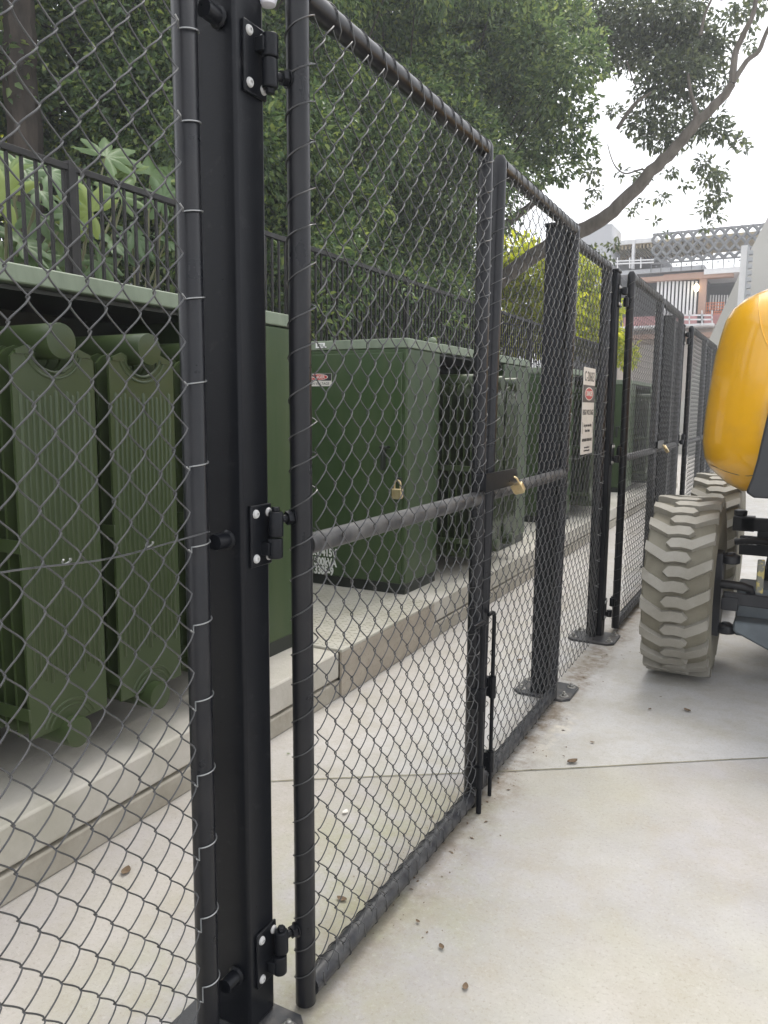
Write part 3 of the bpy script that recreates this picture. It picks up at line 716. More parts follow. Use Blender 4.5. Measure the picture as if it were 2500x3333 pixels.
LF_HEDGE = leaf_mat("dark_glossy_leaves", (.025, .05, .022), (.105, .175, .07), (.27, .34, .1))
LF_MID = leaf_mat("mid_green_leaves", (.045, .08, .038), (.13, .2, .085), (.28, .35, .12))
LF_SUN = leaf_mat("sunlit_yellow_leaves", (.2, .27, .04), (.38, .44, .05), (.55, .56, .1), trans=.6)  # sunlight from behind is put into the bright leaf colour
LF_BIG = leaf_mat("broad_lobed_leaf", (.09, .16, .07), (.13, .21, .085), (.3, .38, .08), rough=.42, trans=.3)
LF_FAR = leaf_mat("grey_green_leaves", (.07, .09, .06), (.11, .14, .085), (.2, .23, .11))  # lightened so the colour carries the glare over distant leaves

def tree(name, label, cat, base, trunk, blobs, lm, leafsize, dens, group, branches=(), trunk_r=(.12, .06), seed=1, aspect=.5, droop=.25):
    rg = np.random.default_rng(seed)
    t = thing(name, base, label, cat, group)
    m = MB(); limb(m, trunk, *trunk_r)
    for br, ra, rb in branches: limb(m, br, ra, rb, 7)
    # twigs from trunk into the clumps
    tp = [Vector(p) for p in trunk]
    for (c, r) in blobs[::3]:
        c = Vector(c); q = min(tp, key=lambda p: (p - c).length)
        mid = (q + c) / 2 + Vector(rg.normal(0, .08, 3)); m.tube([q, mid, c], [.02, .014, .006], 5)
    m.build("trunk", M_BARK, t)
    blobs = [b_ for b_ in blobs if lm is LF_SUN or name == 'spreading_tree' or not (PR(b_[0])[0] > 1530 and PR(b_[0])[1] > 500)]
    P, N = blob_points(blobs, dens, rg); V, F = leaf_cloud(P, N, leafsize, aspect, droop, rg)
    np_mesh("crown", V, F, lm, t)
    return t
def rblobs(rg, n, lo, hi, r0, r1):
    return [((rg.uniform(lo[0], hi[0]), rg.uniform(lo[1], hi[1]), rg.uniform(lo[2], hi[2])), rg.uniform(r0, r1)) for _ in range(n)]

# hedge of evergreen trees standing behind the railing
hg = np.random.default_rng(5)
hedge = [  # y range, top z, label, dens
    (5.6, 7.6, 6.4, "dense evergreen filling the view through the nearest gate leaf"),
    (7.4, 9.8, 7.4, "dense evergreen above the stencilled transformer and its railing"),
    (9.6, 13.0, 8.8, "evergreen with paler outer sprays behind the first top rail"),
]
for i, (ya, yb, zt, lb) in enumerate(hedge):
    bl = rblobs(hg, 34, (-5.5, ya, 1.7), (-4.35, yb, zt), .3, .6) + rblobs(hg, 36, (-6.6, ya, 1.9), (-5.4, yb, zt + .6), .6, .95)
    bl += rblobs(hg, 12, (-4.25, ya, 1.8), (-3.9, yb, 2.9), .2, .34)
    yc = (ya + yb) / 2
    tree("evergreen_tree", lb, "tree", (-5.6, yc, 1.4), [(-5.6, yc, 1.5), (-5.5, yc + .1, 2.6), (-5.65, yc - .1, 3.6)], bl, LF_HEDGE, .068 + .008 * i, 330 - 50 * i, "evergreen trees behind the railing", seed=30 + i)
# shade tree at the far left with dark trunk and gaps of light
bl = [((-6.9 + .5 * sin(k * 2.2), 3.2 + .29 * k, 4.6 + .5 * sin(k * 1.9)), .55) for k in range(12)] + rblobs(hg, 26, (-8.4, 3.0, 3.2), (-7.0, 8.2, 6.6), .5, .9) + [((-7.2 + .4 * sin(k), 4.0 + .33 * k, 3.6 + .5 * cos(k * 2.7)), .42) for k in range(9)]
bl = [b_ for b_ in bl if not (120 < PR(b_[0])[0] < 380 and 130 < PR(b_[0])[1] < 520)]
T0 = AX(70, 500, -6.3)
tree("shade_tree", "shady tree with a dark trunk at the top left corner", "tree", (T0.x, T0.y, 1.5), [(T0.x, T0.y, 1.6), tuple(AX(78, 420, -6.3)), tuple(AX(60, 200, -6.3)), tuple(AX(62, 40, -6.25)), tuple(AX(40, -90, -6.2))], bl, LF_HEDGE, .085, 190, "trees at the left of the garden",
     branches=[([tuple(AX(345, 480, -6.8)), tuple(AX(330, 385, -6.8)), tuple(AX(275, 285, -6.8)), tuple(AX(245, 150, -6.8)), tuple(AX(250, 30, -6.8))], .1, .06), ([tuple(AX(72, 400, -6.4)), tuple(AX(150, 380, -6.7)), tuple(AX(215, 340, -6.9)), tuple(AX(260, 330, -7))], .03, .015)], trunk_r=(.16, .12), seed=41)
bl = rblobs(hg, 30, (-10.5, 3.2, 1.9), (-8.8, 9.5, 5.4), .5, .85)
tree("garden_shrub", "olive and yellow shrubbery deep behind the shady tree", "shrub", (-9, 6, 1.8), [(-9, 6, 1.8), (-9, 6, 3)], bl, LF_SUN, .12, 70, None, seed=43)
bl = rblobs(hg, 14, (-4.9, 5.0, 1.8), (-4.4, 5.75, 4.0), .22, .36)
tree("garden_shrub", "bright leafy shrub between the nearest post and the railing", "shrub", (-4.6, 5.4, 1.5), [(-4.6, 5.4, 1.5), (-4.6, 5.4, 3)], bl, LF_MID, .075, 260, None, trunk_r=(.03, .015), seed=44)
bl = rblobs(hg, 44, (-8.8, 5.0, 3.6), (-6.6, 17, 10), .9, 1.4)
tree("tall_tree", "tall dark tree crown behind the evergreens at the top", "tree", (-7.5, 10, 1.8), [(-7.5, 10, 1.8), (-7.4, 10, 4), (-7.4, 10.2, 6)], bl, LF_HEDGE, .13, 110, None, trunk_r=(.22, .12), seed=45)

# outer sprays of the right-hand crown, placed on a plane 12 m out
def at12(px, py, Y=12.5): return tuple(AY(px, py, Y))
cl = []
for px, py, r in ((1470, 60, .5), (1560, 150, .5), (1650, 90, .5), (1740, 160, .55), (1600, 280, .5), (1700, 330, .5), (1790, 290, .45), (1840, 420, .4), (1760, 470, .42), (1680, 480, .42),
                  (1820, 540, .33), (1870, 350, .4), (1880, 200, .5), (1790, 40, .55), (1560, 400, .45), (1500, 260, .5), (1620, 560, .4), (1740, 570, .3), (1850, 90, .5), (1900, 480, .25)):
    c = AY(px, py, 12.5 + hg.uniform(-.7, .7)); cl.append((tuple(c), r * hg.uniform(.85, 1.1)))
cl += clear_right(rblobs(hg, 30, (-6.4, 11, 4.2), (-4.6, 16, 10.5), .7, 1.05))
tree("spreading_tree", "spreading tree with pale leaf sprays above the second gate leaf", "tree", (-5.5, 13, 1.6), [(-5.6, 13, 1.6), (-5.4, 13, 3.5), (-5.2, 12.9, 4.8)], cl, LF_MID, .095, 300, None, trunk_r=(.2, .1), seed=50)

# overhanging tree with the long bare limb
def lp(pts, Y=14.0): return [tuple(AY(x, y, Y)) for x, y in pts]
main = lp([(1560, 985), (1640, 905), (1771, 810), (1889, 752), (1960, 712), (2030, 655), (2120, 558), (2190, 492), (2250, 420), (2300, 370), (2350, 318), (2385, 270)])
br = [(lp([(2385, 270), (2392, 180), (2420, 110), (2450, 50), (2470, -60)]), .075, .04),
      (lp([(2385, 270), (2430, 200), (2470, 165), (2495, 105), (2530, 40)]), .06, .035),
      (lp([(1560, 830), (1645, 735), (1700, 690), (1745, 648), (1770, 590), (1790, 560)]), .13, .03),
      (lp([(2270, 405), (2262, 350), (2248, 300), (2240, 240)]), .06, .03),
      (lp([(2115, 590), (2130, 550), (2155, 520)]), .03, .018), (lp([(2120, 560), (2085, 552), (2040, 565), (2012, 552), (1992, 520), (1978, 470)]), .022, .01),
      (lp([(2010, 420), (2060, 345), (2120, 300)]), .05, .03), (lp([(2040, 200), (2060, 260), (2075, 290)]), .02, .01), (lp([(2280, 115), (2295, 45), (2325, -20)]), .04, .02)]
cl = []
for px, py, r in ((1930, 40, .6), (2010, 70, .62), (2090, 40, .6), (2170, 60, .6), (2230, 20, .5), (1960, 170, .5), (2050, 170, .42), (2130, 170, .58), (2200, 160, .58), (2260, 110, .4), (2180, 260, .5), (2240, 230, .45), (2290, 210, .35),
                  (2130, 300, .4), (2300, 150, .3), (2120, 390, .3), (2170, 390, .35), (2060, 400, .22), (2200, 450, .28), (2270, 420, .3), (2320, 400, .3), (2350, 430, .2), (2150, 460, .25), (2100, 450, .2), (2000, 360, .15), (2240, 340, .25),
                  (2290, 530, .18), (2310, 580, .22), (2335, 560, .14), (2320, 640, .18), (2300, 680, .17), (2330, 700, .14), (2400, 460, .16), (2420, 480, .1), (1920, 560, .2), (1940, 620, .14), (2090, 660, .1), (2060, 690, .1), (2150, 640, .12),
                  (1910, 660, .1), (2330, 150, .2), (2370, 130, .18), (2420, 30, .25), (2480, 10, .2), (2440, 90, .12), (2020, 560, .1), (2085, 580, .14), (2350, 250, .22), (2300, 300, .2), (2380, 60, .2), (2360, 180, .16), (2440, 150, .12), (2350, 640, .12), (2345, 590, .14), (2300, 740, .08), (2180, 560, .12), (2230, 600, .1), (2130, 720, .07), (2000, 800, .12), (1940, 820, .14), (1980, 850, .1), (2170, 760, .06)):
    c = AY(px, py, 14.7 + hg.uniform(-.5, .5)); cl.append((tuple(c), r))
rg = np.random.default_rng(52)
ot = thing("overhanging_tree", (-5.6, 14, 1.6), "tree whose long bare limb leans out against the white sky", "tree")
m = MB(); limb(m, main, .15, .06, 12)
for pts, a, b_ in br: limb(m, pts, a * .75, b_ * .75, 8)
limb(m, [(-5.9, 14.1, 1.4), (-5.6, 14, 2.6), main[0]], .26, .15, 12)
m.build("trunk", mat("pale_bark", (.10, .085, .07), .9, (.17, .15, .125), 9, bump=.8, bscale=22, stretch=(1, 1, .3)), ot)
P, N = blob_points(cl, 210, rg, .1); V, F = leaf_cloud(P, N, .10, .5, .3, rg); np_mesh("crown", V, F, LF_FAR, ot)
# sunlit yellow-green bushes beyond the railing
for k, (pts, lb) in enumerate(((((1660, 830, .5), (1700, 900, .5), (1660, 1000, .5), (1760, 880, .5), (1740, 1000, .5), (1700, 1090, .5), (1800, 980, .5), (1640, 1090, .5), (1780, 1080, .5), (1620, 900, .5)), "sunlit yellow-green bush behind the railing beyond the second gate leaf"),
                               (((1880, 880, .45), (1930, 930, .45), (1900, 1000, .5), (1960, 1010, .4), (1860, 1080, .5), (1940, 1100, .45), (1990, 1120, .35), (2020, 1150, .3), (1840, 960, .5)), "sunlit yellow-green bush above the sign panel"))):
    cl = [(tuple(AY(px, py, 17 + k * 2 + hg.uniform(-.5, .5))), r * 1.25) for px, py, r in pts]
    c = Vector(cl[0][0])
    tree("sunlit_bush", lb, "bush", (c.x, c.y, 1.6), [(c.x, c.y, 1.6), (c.x, c.y, 2.6), tuple(c)], cl, LF_SUN, .15, 170, "sunlit bushes beyond the railing", trunk_r=(.06, .03), seed=60 + k)

# broad-leaved plants behind the railing
def lobed_leaf(mb, c, nrm, up, R, lobes=7, seed=0):
    rg = random.Random(seed); c = Vector(c); n = Vector(nrm).normalized(); u = Vector(up); u = (u - n * u.dot(n)).normalized(); s = u.cross(n)
    N = lobes * 8; ring = []; mid = []
    for i in range(N + 1):
        a = -2.55 + 5.1 * i / N; ph = (i / 8) % 1
        tip = abs(ph - .5) * 2
        r = R * (.44 + .56 * (1 - tip) ** .9) * (1 - .14 * abs(a)) * (1 + .05 * ((i * 7) % 3 - 1))
        d = u * cos(a) + s * sin(a)
        ring.append(c + d * r - n * R * (.16 * (r / R) ** 2) + n * .05 * R * (1 - tip))
        mid.append(c + d * r * .5 + n * R * (.02 + .05 * (1 - tip)))
    k = len(ring); vs = [c] + mid + ring
    fs = [(0, 1 + i, 2 + i) for i in range(k - 1)] + [(1 + i, 1 + k + i, 2 + k + i, 2 + i) for i in range(k - 1)]
    mb.add(vs, fs)
BL = [("broad-leaved plant with pale lobed leaves at the far left behind the railing", [(70, 545, .27), (165, 560, .26), (20, 640, .3), (120, 700, .27), (60, 790, .28), (200, 740, .25), (10, 850, .24), (130, 620, .2), (30, 560, .22), (110, 840, .2)]),
      ("broad-leaved plant with lime lobed leaves in the middle of the left panel", [(345, 510, .33), (255, 610, .22), (300, 690, .28), (240, 830, .25), (352, 790, .22), (150, 850, .22), (390, 640, .26), (220, 700, .2), (430, 560, .2), (320, 850, .2), (400, 830, .18)]),
      ("broad-leaved plant with dark lobed leaves beside the nearest post", [(490, 570, .34), (430, 760, .25), (530, 650, .24), (470, 800, .2), (540, 790, .18)])]
for k, (lb, sp) in enumerate(BL):
    X0 = -4.25 - .12 * k
    cs = [AX(px, py, X0 + .18 * ((i * 37) % 5 - 2) / 2) for i, (px, py, r) in enumerate(sp)]
    base = Vector((X0 - .2, sum(c.y for c in cs) / len(cs), 1.45))
    t = thing("broad_leaf_plant", base, lb, "plant", "broad-leaved plants behind the railing")
    m = MB()
    for i, (c, s_) in enumerate(zip(cs, sp)):
        lobed_leaf(m, c, (.75 + .2 * sin(i * 3), -.45 + .5 * sin(i * 2.1), .55 + .25 * cos(i * 1.7)), (.3 * sin(i * 2.2), .7 * cos(i * 1.3), .35 - .8 * (i % 2)), s_[2], 7 + i % 2, i)
    m.build("foliage", LF_BIG, t, smooth=60)
    m = MB()
    for c in cs: m.tube([base + Vector((0, RND.uniform(-.1, .1), 0)), (base + c) / 2 + Vector((0, RND.uniform(-.1, .1), .12)), c], [.014, .011, .006], 6)
    m.build("stem", mat("pale_stem", (.2, .2, .11), .7), t)

# ------------------------------------------------------------------ boom lift
BLF = thing("boom_lift", (.3, 4.6, 0), "yellow boom lift with grey lugged tyres parked beside the fence", "boom lift")
WR, WW = .425, .143
def wheel(xc, yc, inner_side):
    m = MB()
    prof = [(.20, -WW + .03), (.235, -WW + .012), (.33, -WW - .006), (.372, -WW), (.393, -WW + .010), (.399, -WW + .04), (.402, 0), (.399, WW - .04), (.393, WW - .010), (.372, WW), (.33, WW + .006), (.235, WW - .012), (.20, WW - .03)]
    m.lathe(prof, (xc, yc, WR), (1, 0, 0), 72); ty = m.build("tyre", M_TYRE, BLF, smooth=30)
    # lugs: outline in (u across, v along)
    Rb, Rt = .386, .4255; NL = 20; lug = MB()
    base = [(-.055, .001), (-.034, .027), (.012, .030), (.048, .022), (.145, .076), (.145, .030), (.053, -.024), (.010, -.016), (-.034, -.020)]
    for side in (1, -1):
        for k in range(NL):
            v0 = 2 * pi * (k + (.5 if side < 0 else 0)) / NL
            sub = []
            n = len(base)
            for i in range(n):
                (u0, w0), (u1, w1) = base[i], base[(i + 1) % n]
                for q in range(3): sub.append((u0 + (u1 - u0) * q / 3, w0 + (w1 - w0) * q / 3))
            def mp(u, v, R, grow=0):
                th = v0 + v / WR; drop = .012 * max(0, (abs(u) - .11) / .05) ** 2
                return (xc + side * u * (1 + grow), yc - (R - drop) * cos(th), WR + (R - drop) * sin(th))
            cu, cv_ = .05, .01
            lo = [mp(cu + (u - cu) * 1.06 if u < .14 else u - .002, cv_ + (v - cv_) * 1.16, Rb) for u, v in sub]; hi = [mp(u if u < .14 else u - .004, v, Rt) for u, v in sub]
            N = len(sub); cen = [mp(x_, y_, Rt) for x_, y_ in ((-.02, .004), (.03, .004), (.07, .004), (.12, .025))]
            vs = lo + hi; fs = [(i, (i + 1) % N, N + (i + 1) % N, N + i) for i in range(N)]
            # top faces: strip between lower and upper outline halves
            A = [N + i for i in range(0, 13)]            # tip -> upper edge -> right top corner
            Bq = [N + (N - i) % N for i in range(0, N - 12 + 1)]
            # pair vertices by u for a clean strip
            ia, ib = 0, 0
            ul = [sub[i - N][0] for i in A]; ur = [sub[i - N][0] for i in Bq]
            while ia < len(A) - 1 or ib < len(Bq) - 1:
                if ib >= len(Bq) - 1 or (ia < len(A) - 1 and ul[ia + 1] <= ur[ib + 1]):
                    if len({A[ia], A[ia + 1], Bq[ib]}) == 3: fs.append((A[ia], A[ia + 1], Bq[ib]))
                    ia += 1
                else:
                    if len({A[ia], Bq[ib + 1], Bq[ib]}) == 3: fs.append((A[ia], Bq[ib + 1], Bq[ib]))
                    ib += 1
            lug.add(vs, fs)
    lug.build("tread_lugs", M_LUG, ty, smooth=25)
    m = MB(); sg = inner_side
    m.lathe([(.205, -.12), (.212, -.11), (.19, -.10), (.185, .0), (.19, .10), (.212, .11), (.205, .12)], (xc, yc, WR), (1, 0, 0), 40)
    m.lathe([(.19, 0), (.10, .02), (.07, .06), (.06, .075)], (xc + sg * .02, yc, WR), (sg, 0, 0), 32); m.build("rim", M_DKGREY, BLF)
XW0, XW1 = -.422, 1.05
for yc in (3.9, 5.45):
    wheel(XW0, yc, 1); wheel(XW1, yc, -1)
# hood: horizontal sections lofted vertically, bulging forward
hood_out = [(2438, 1583), (2411, 1591), (2364, 1572), (2311, 1523), (2293, 1490), (2287, 1440), (2292, 1380), (2300, 1320), (2311, 1253), (2328, 1160), (2346, 1095), (2362, 1045), (2385, 1008), (2424, 975), (2464, 955), (2500, 941)]
prof = []
for px, py in hood_out[2:]:
    q = AY(px, py, 3.72); prof.append((q.x, q.z))
prof = [(-.20, .905)] + prof[0:]
prof += [(-.05, 1.762), (.12, 1.775)]
# loft profile (x,z) through y sections; x measured from centre line x=.31
CX = .31
def hood_mesh(scale_in, y_secs):
    m = MB(); n = len(prof); rows = []
    for y, k, dz in y_secs:
        row = []
        for x, z in prof: row.append((CX + (x - CX) * k, y, 1.28 + (z - 1.28) * dz))
        for x, z in prof[::-1]: row.append((CX - (x - CX) * k, y, 1.28 + (z - 1.28) * dz))
        rows.append(row)
    N = len(rows[0]); vs = [p for r in rows for p in r]; fs = []
    for i in range(len(rows) - 1):
        fs += [(i * N + k, i * N + (k + 1) % N, (i + 1) * N + (k + 1) % N, (i + 1) * N + k) for k in range(N)]
    fs.append(tuple(range(N))[::-1]); fs.append(tuple((len(rows) - 1) * N + k for k in range(N)))
    return m.add(vs, fs)
hm = hood_mesh(1, [(3.42, .62, .70), (3.44, .72, .80), (3.50, .84, .90), (3.58, .93, .96), (3.66, .98, .99), (3.72, 1, 1), (3.95, 1.0, 1.0), (4.4, .97, .99), (4.9, .93, .97), (4.98, .9, .95)])
hood = hm.build("hood", M_YELLOW, BLF, smooth=50)
from mathutils.bvhtree import BVHTree
bv = BVHTree.FromPolygons([Vector(v) for v in hm.v], [list(f) for f in hm.f])
def on_hood(px, py, lift=.001):
    h = bv.ray_cast(Vector((0, 0, CAMZ)), _ray(px, py).normalized()); return h[0] + h[1] * lift if h[0] else None
rid = [on_hood(px, py) for px, py in ((2472, 962), (2470, 990), (2472, 1020), (2477, 1055), (2484, 1085), (2493, 1110), (2508, 1140))]
rid = [p for p in rid if p]
m = MB(); m.tube(rid, .0035, 8); m.build("pressed_ridge", M_YELLOW, BLF)
refl_edge = [on_hood(px, py) for px, py in ((2311, 1512), (2335, 1522), (2365, 1535), (2400, 1545), (2436, 1549), (2456, 1546))]
refl_edge = [p for p in refl_edge if p]
if len(refl_edge) > 2:
    m = MB(); m.tube(refl_edge, .0012, 6); m.build("reflection_edge", M_DKGREY, BLF)  # dark line painted along the edge of the ground's reflection
# dark grey skirt that fills the right of the hood's lower front
sk = [(2436, 1590), (2455, 1545), (2472, 1486), (2486, 1423), (2500, 1364), (2515, 1300)]
o = [AY(px, py, 3.55) for px, py in sk]
m = MB(); oo = [(p.x, 3.36, p.z) for p in o] + [(.80, 3.36, o[-1].z), (.80, 3.36, .905), (o[0].x + .03, 3.36, .912)]
m.prism(oo, (0, 1.2, 0)); m.build("lower_skirt", M_DKGREY, BLF, bevel=.008)
# running gear
m = MB(); m.box((-.20, 3.92, .20), (.82, 4.12, .44)); m.build("axle", M_AXLE, BLF, bevel=.012)
m = MB(); m.prism([(-.2, 3.80, .30), (-.2, 3.80, .25), (-.02, 3.80, .168), (.64, 3.80, .168), (.82, 3.80, .25), (.82, 3.80, .30)], (0, .119, 0)); m.build("axle_gusset", M_AXLE, BLF, bevel=.01)
for s, xk in ((1, -.232), (-1, .855)):
    m = MB()
    for z in (.245, .575): m.lathe([(.03, -.022), (.042, -.018), (.042, .016), (.034, .02), (.02, .022), (.02, .03)], (xk, 3.86, z), (0, 0, 1), 20)
    m.box((xk - s * .08, 3.83, .21), (xk - s * .03, 3.95, .6)); m.build("steering_knuckle", M_MBLACK, BLF, bevel=.006)
    m = MB(); p0 = Vector((xk - s * .03, 3.78, .47)); m.tube([p0, p0 + Vector((s * .09, -.01, .0)), p0 + Vector((s * .12, .0, -.01)), p0 + Vector((s * .13, .02, -.05))], .02, 12); m.build("cylinder_boot", M_RUBBERHOSE, BLF)
    m = MB(); m.box((xk - .02, 3.74, .36), (xk + s * .05, 3.8, .42)); m.build("steering_arm", M_MBLACK, BLF, bevel=.004)
m = MB(); m.bar((-.245, 3.76, .415), (.865, 3.76, .395), .025, .055); m.build("tie_rod", M_MBLACK, BLF, bevel=.004)
m = MB(); m.box((-.115, 3.70, .46), (-.085, 3.72, .61)); m.build("lashing_eye", mat("chipped_yellow_steel", (.5, .42, .16), .5, (.2, .2, .17), 30, ramp=(.45, .5)), BLF, bevel=.006)
m = MB(); m.box((-.24, 4.62, .604), (.86, 4.66, .676)); m.box((-.155, 4.621, .47), (.775, 4.659, .61)); m.box((-.24, 4.62, .538), (.86, 4.66, .574)); m.box((-.24, 4.62, .47), (.86, 4.66, .528)); m.box((-.1, 4.3, .3), (.72, 5.3, .468)); m.build("chassis", M_MBLACK, BLF, bevel=.006)
m = MB(); m.lathe([(.028, 0), (.034, .004), (.034, .03), (.02, .034)], (-.245, 4.66, .68), (0, 0, 1), 16); m.box((-.28, 4.62, .60), (-.17, 4.7, .68)); m.build("frame_lug", M_MBLACK, BLF, bevel=.005)
m = MB(); pts = [(-.26 + q * .012, 4.55, .55 + .012 * sin(q * .16)) for q in range(95)]; m.tube(pts, [.017 + .003 * (q % 2) for q in range(95)], 12); m.build("corrugated_hose", M_RUBBERHOSE, BLF)
m = MB(); m.box((-.02, 4.5, .70), (.16, 4.56, .76)); m.build("control_bracket", M_MBLACK, BLF)
m = MB(); m.box((-.07, 4.45, .62), (.02, 4.47, .70)); m.build("decal_plate", mat("blue_decal", (.12, .2, .42), .5), BLF)
m = MB(); m.box((.0, 3.9, .44), (.62, 5.4, .9)); m.build("turntable", M_MBLACK, BLF, bevel=.02)

# ------------------------------------------------------------------ far building
BY = 40.0
def F(px, py, Y=BY): return AY(px, py, Y)
def fbox(mb, px0, py0, px1, py1, ya=BY, depth=.4):
    pm = (py0 + min(py1, 1100)) / 2; a, b_ = F(px0, pm, ya), F(px1, pm, ya); za, zb = F((px0 + px1) / 2, py0, ya).z, F((px0 + px1) / 2, py1, ya).z
    mb.box((a.x, ya, max(0, zb)), (b_.x, ya + depth, za)); return mb
B_WHITE = mat("pale_facade", (.8, .8, .8), .7, (.7, .7, .71), 1)  # white, grey and rust tones lightened to carry the glare's wash
B_GREY = mat("grey_facade", (.5, .51, .53), .7, (.42, .43, .45), .8)
B_RUST = mat("primer_red_steel", (.48, .31, .24), .7, (.42, .27, .2), .6)
B_PINK = mat("pink_hoarding", (.58, .3, .3), .8, (.42, .2, .19), .8)
B_DARK = mat("dark_interior", (.10, .105, .11), .9, (.16, .16, .16), .5)
B_SOFF = mat("yellow_lit_soffit", (.62, .52, .34), .8, (.36, .29, .18), 1.5)  # yellow lighting on the soffit is put into its colour
B_CORR = mat("corrugated_sheet", (.85, .85, .85), .5, (.78, .78, .78), 2)
B_BEIGE = mat("beige_render", (.62, .53, .45), .8, (.52, .45, .38), 1)
B_ORANGE = mat("orange_barrier_mesh", (.62, .2, .08), .7)
bd = thing("construction_building", (F(2200, 1300).x, BY, 0), "unfinished building with lattice screen and rusty beams at the far end", "building")
m = MB(); a = F(1880, 770); b_ = F(2700, 770); c_ = F(2122, 770); m.box((a.x, BY + 3, 0), (c_.x, BY + 9, F(2000, 800).z)); m.box((c_.x, BY + 3, 0), (b_.x, BY + 9, F(2300, 866).z)); m.build("core_wall", B_DARK, bd)
m = MB(); fbox(m, 1880, 734, 1984, 1500, BY - .6, 2.2); m.build("lift_tower", B_GREY, bd)
m = MB(); fbox(m, 1984, 779, 2140, 793); fbox(m, 1984, 793, 2010, 796); m.build("roof_beam", B_WHITE, bd)
m = MB(); a = F(1984, 800); b_ = F(2600, 800); m.box((a.x, BY + .1, F(2000, 800).z), (b_.x, BY + 4, F(2000, 792).z)); m.build("roof_slab", B_SOFF, bd)
m = MB()
for k in range(26): x = F(1986, 800).x + k * .17; m.box((x, BY + .2, F(2000, 812).z), (x + .07, BY + 4, F(2000, 800).z))
m.build("soffit_joists", B_SOFF, bd)
m = MB(); fbox(m, 2056, 780, 2064, 874, BY - .1, .3); m.build("column", B_WHITE, bd)
# lattice screen: rounded diamond openings in rows, joined tip to tip
m = MB(); A = F(2124, 781, BY - .5); s = F(2156.5, 781, BY - .5).x - A.x; sv = A.z - F(2124, 816, BY - .5).z
for r_ in range(3):
    for k in range(12):
        cx_, cz_ = A.x + (k + .5) * s, A.z - r_ * sv; pts = []
        a0, a1, n_ = (0, 2 * pi, 20) if r_ < 2 else (0, pi, 10)
        for q in range(n_ + (0 if r_ < 2 else 1)):
            a = a0 + (a1 - a0) * q / n_; e = 1.5
            pts.append((cx_ + s * .475 * math.copysign(abs(cos(a)) ** e, cos(a)), BY - .5, cz_ - (.22 * sv if r_ == 2 else 0) + sv * .49 * math.copysign(abs(sin(a)) ** e, sin(a))))
        m.tube(pts, .075, 5, closed=r_ < 2)
        m.bar((cx_ + s * .42, BY - .5, cz_), (cx_ + s * .58, BY - .5, cz_), .06, .12); m.bar((cx_, BY - .5, cz_ - sv * .45), (cx_, BY - .5, cz_ - sv * .55), .06, .12, (0, 1, 0))
m.bar((A.x, BY - .5, A.z + .49 * sv), (A.x + 12 * s, BY - .5, A.z + .49 * sv), .06, .09)
zb_ = A.z - 2.22 * sv; m.bar((A.x, BY - .5, zb_), (A.x + 12 * s, BY - .5, zb_), .08, .07)
for k in range(12): m.bar((A.x + k * s, BY - .5, zb_), (A.x + k * s, BY - .5, zb_ - .4), .04, .05, (0, 1, 0))
m.build("lattice_screen", mat("lattice_grey", (.18, .185, .19), .6), bd, smooth=0)
m = MB(); fbox(m, 2015, 872, 2292, 886, BY - .4, 3); m.build("floor_slab", B_GREY, bd)
m = MB(); fbox(m, 2292, 866, 2560, 884, BY - .45, 3); m.build("slab_edge", B_WHITE, bd)
m = MB(); fbox(m, 2015, 887, 2125, 893, BY - .3, .5); fbox(m, 2160, 886, 2386, 891, BY - .3, .5); fbox(m, 2060, 894, 2386, 909, BY - .35, .5); m.build("steel_beam", B_RUST, bd)
m = MB()
for k in range(11):
    px = 2136 + k * 12.4; fbox(m, px, 915, px + 6.8, 1028, BY - .1, .12)
m.build("cladding_sheet", B_CORR, bd, smooth=0)
m = MB(); fbox(m, 2134, 913, 2274, 1028, BY + 1.2, .1); m.build("cladding_back", M_CORE, bd)
m = MB(); fbox(m, 2273, 905, 2296, 1052, BY - .2, .4); m.build("column", B_RUST, bd)
m = MB()
for k in range(9):
    px = 2310 + k * 9; fbox(m, px, 960, px + 4, 1010, BY + 1, .1)
m.build("cladding_sheet", B_CORR, bd, smooth=0)
m = MB(); fbox(m, 2030, 1022, 2520, 1056, BY - .2, .5); m.build("hoarding", B_PINK, bd)
m = MB(); fbox(m, 2015, 1057, 2322, 1064, BY - .9, 3); m.build("walkway_slab", B_WHITE, bd)
m = MB()
for py in (1040, 1026): m.bar(F(2210, py, BY - 1), F(2320, py, BY - 1), .05, .07)
for px in (2244, 2318, 2285): m.bar(F(px, 1010, BY - 1), F(px, 1060, BY - 1), .05, .05, (0, 1, 0))
m.build("guard_rail", B_WHITE, bd, smooth=0); m = MB()
for px in (1972, 1992, 2050, 2010, 2086): m.bar(F(px, 838, BY - .6), F(px, 873, BY - .6), .05, .05, (0, 1, 0))
for py in (845, 854): m.bar(F(1984, py + 6, BY - .6), F(2128, py, BY - .6), .04, .06)
m.build("guard_rail", B_WHITE, bd, smooth=0)
m = MB()
for k in range(9): fbox(m, 2298 + k * 7, 984, 2300 + k * 7, 1022, BY - .6, .05)
for py in (984, 994, 1004, 1014, 1021): fbox(m, 2298, py, 2358, py + 2, BY - .65, .05)
m.build("barrier_mesh", B_ORANGE, bd, smooth=0)
m = MB(); fbox(m, 2015, 1066, 2700, 1500, BY + .6, 1); m.build("lower_wall", B_BEIGE, bd)
m = MB(); fbox(m, 2040, 1085, 2330, 1100, BY - .1, .5); m.build("lower_beam", B_RUST, bd)
m = MB(); fbox(m, 2060, 1120, 2300, 1500, BY + .4, .15); m.build("lower_opening", mat("pale_interior", (.42, .38, .34), .9), bd)
m = MB(); q = F(2267, 936, BY - .3); m.lathe([(.02, -.2), (.09, -.15), (.12, -.04), (.12, .06), (.08, .14), (.03, .17)], q, (0, 0, 1), 16)
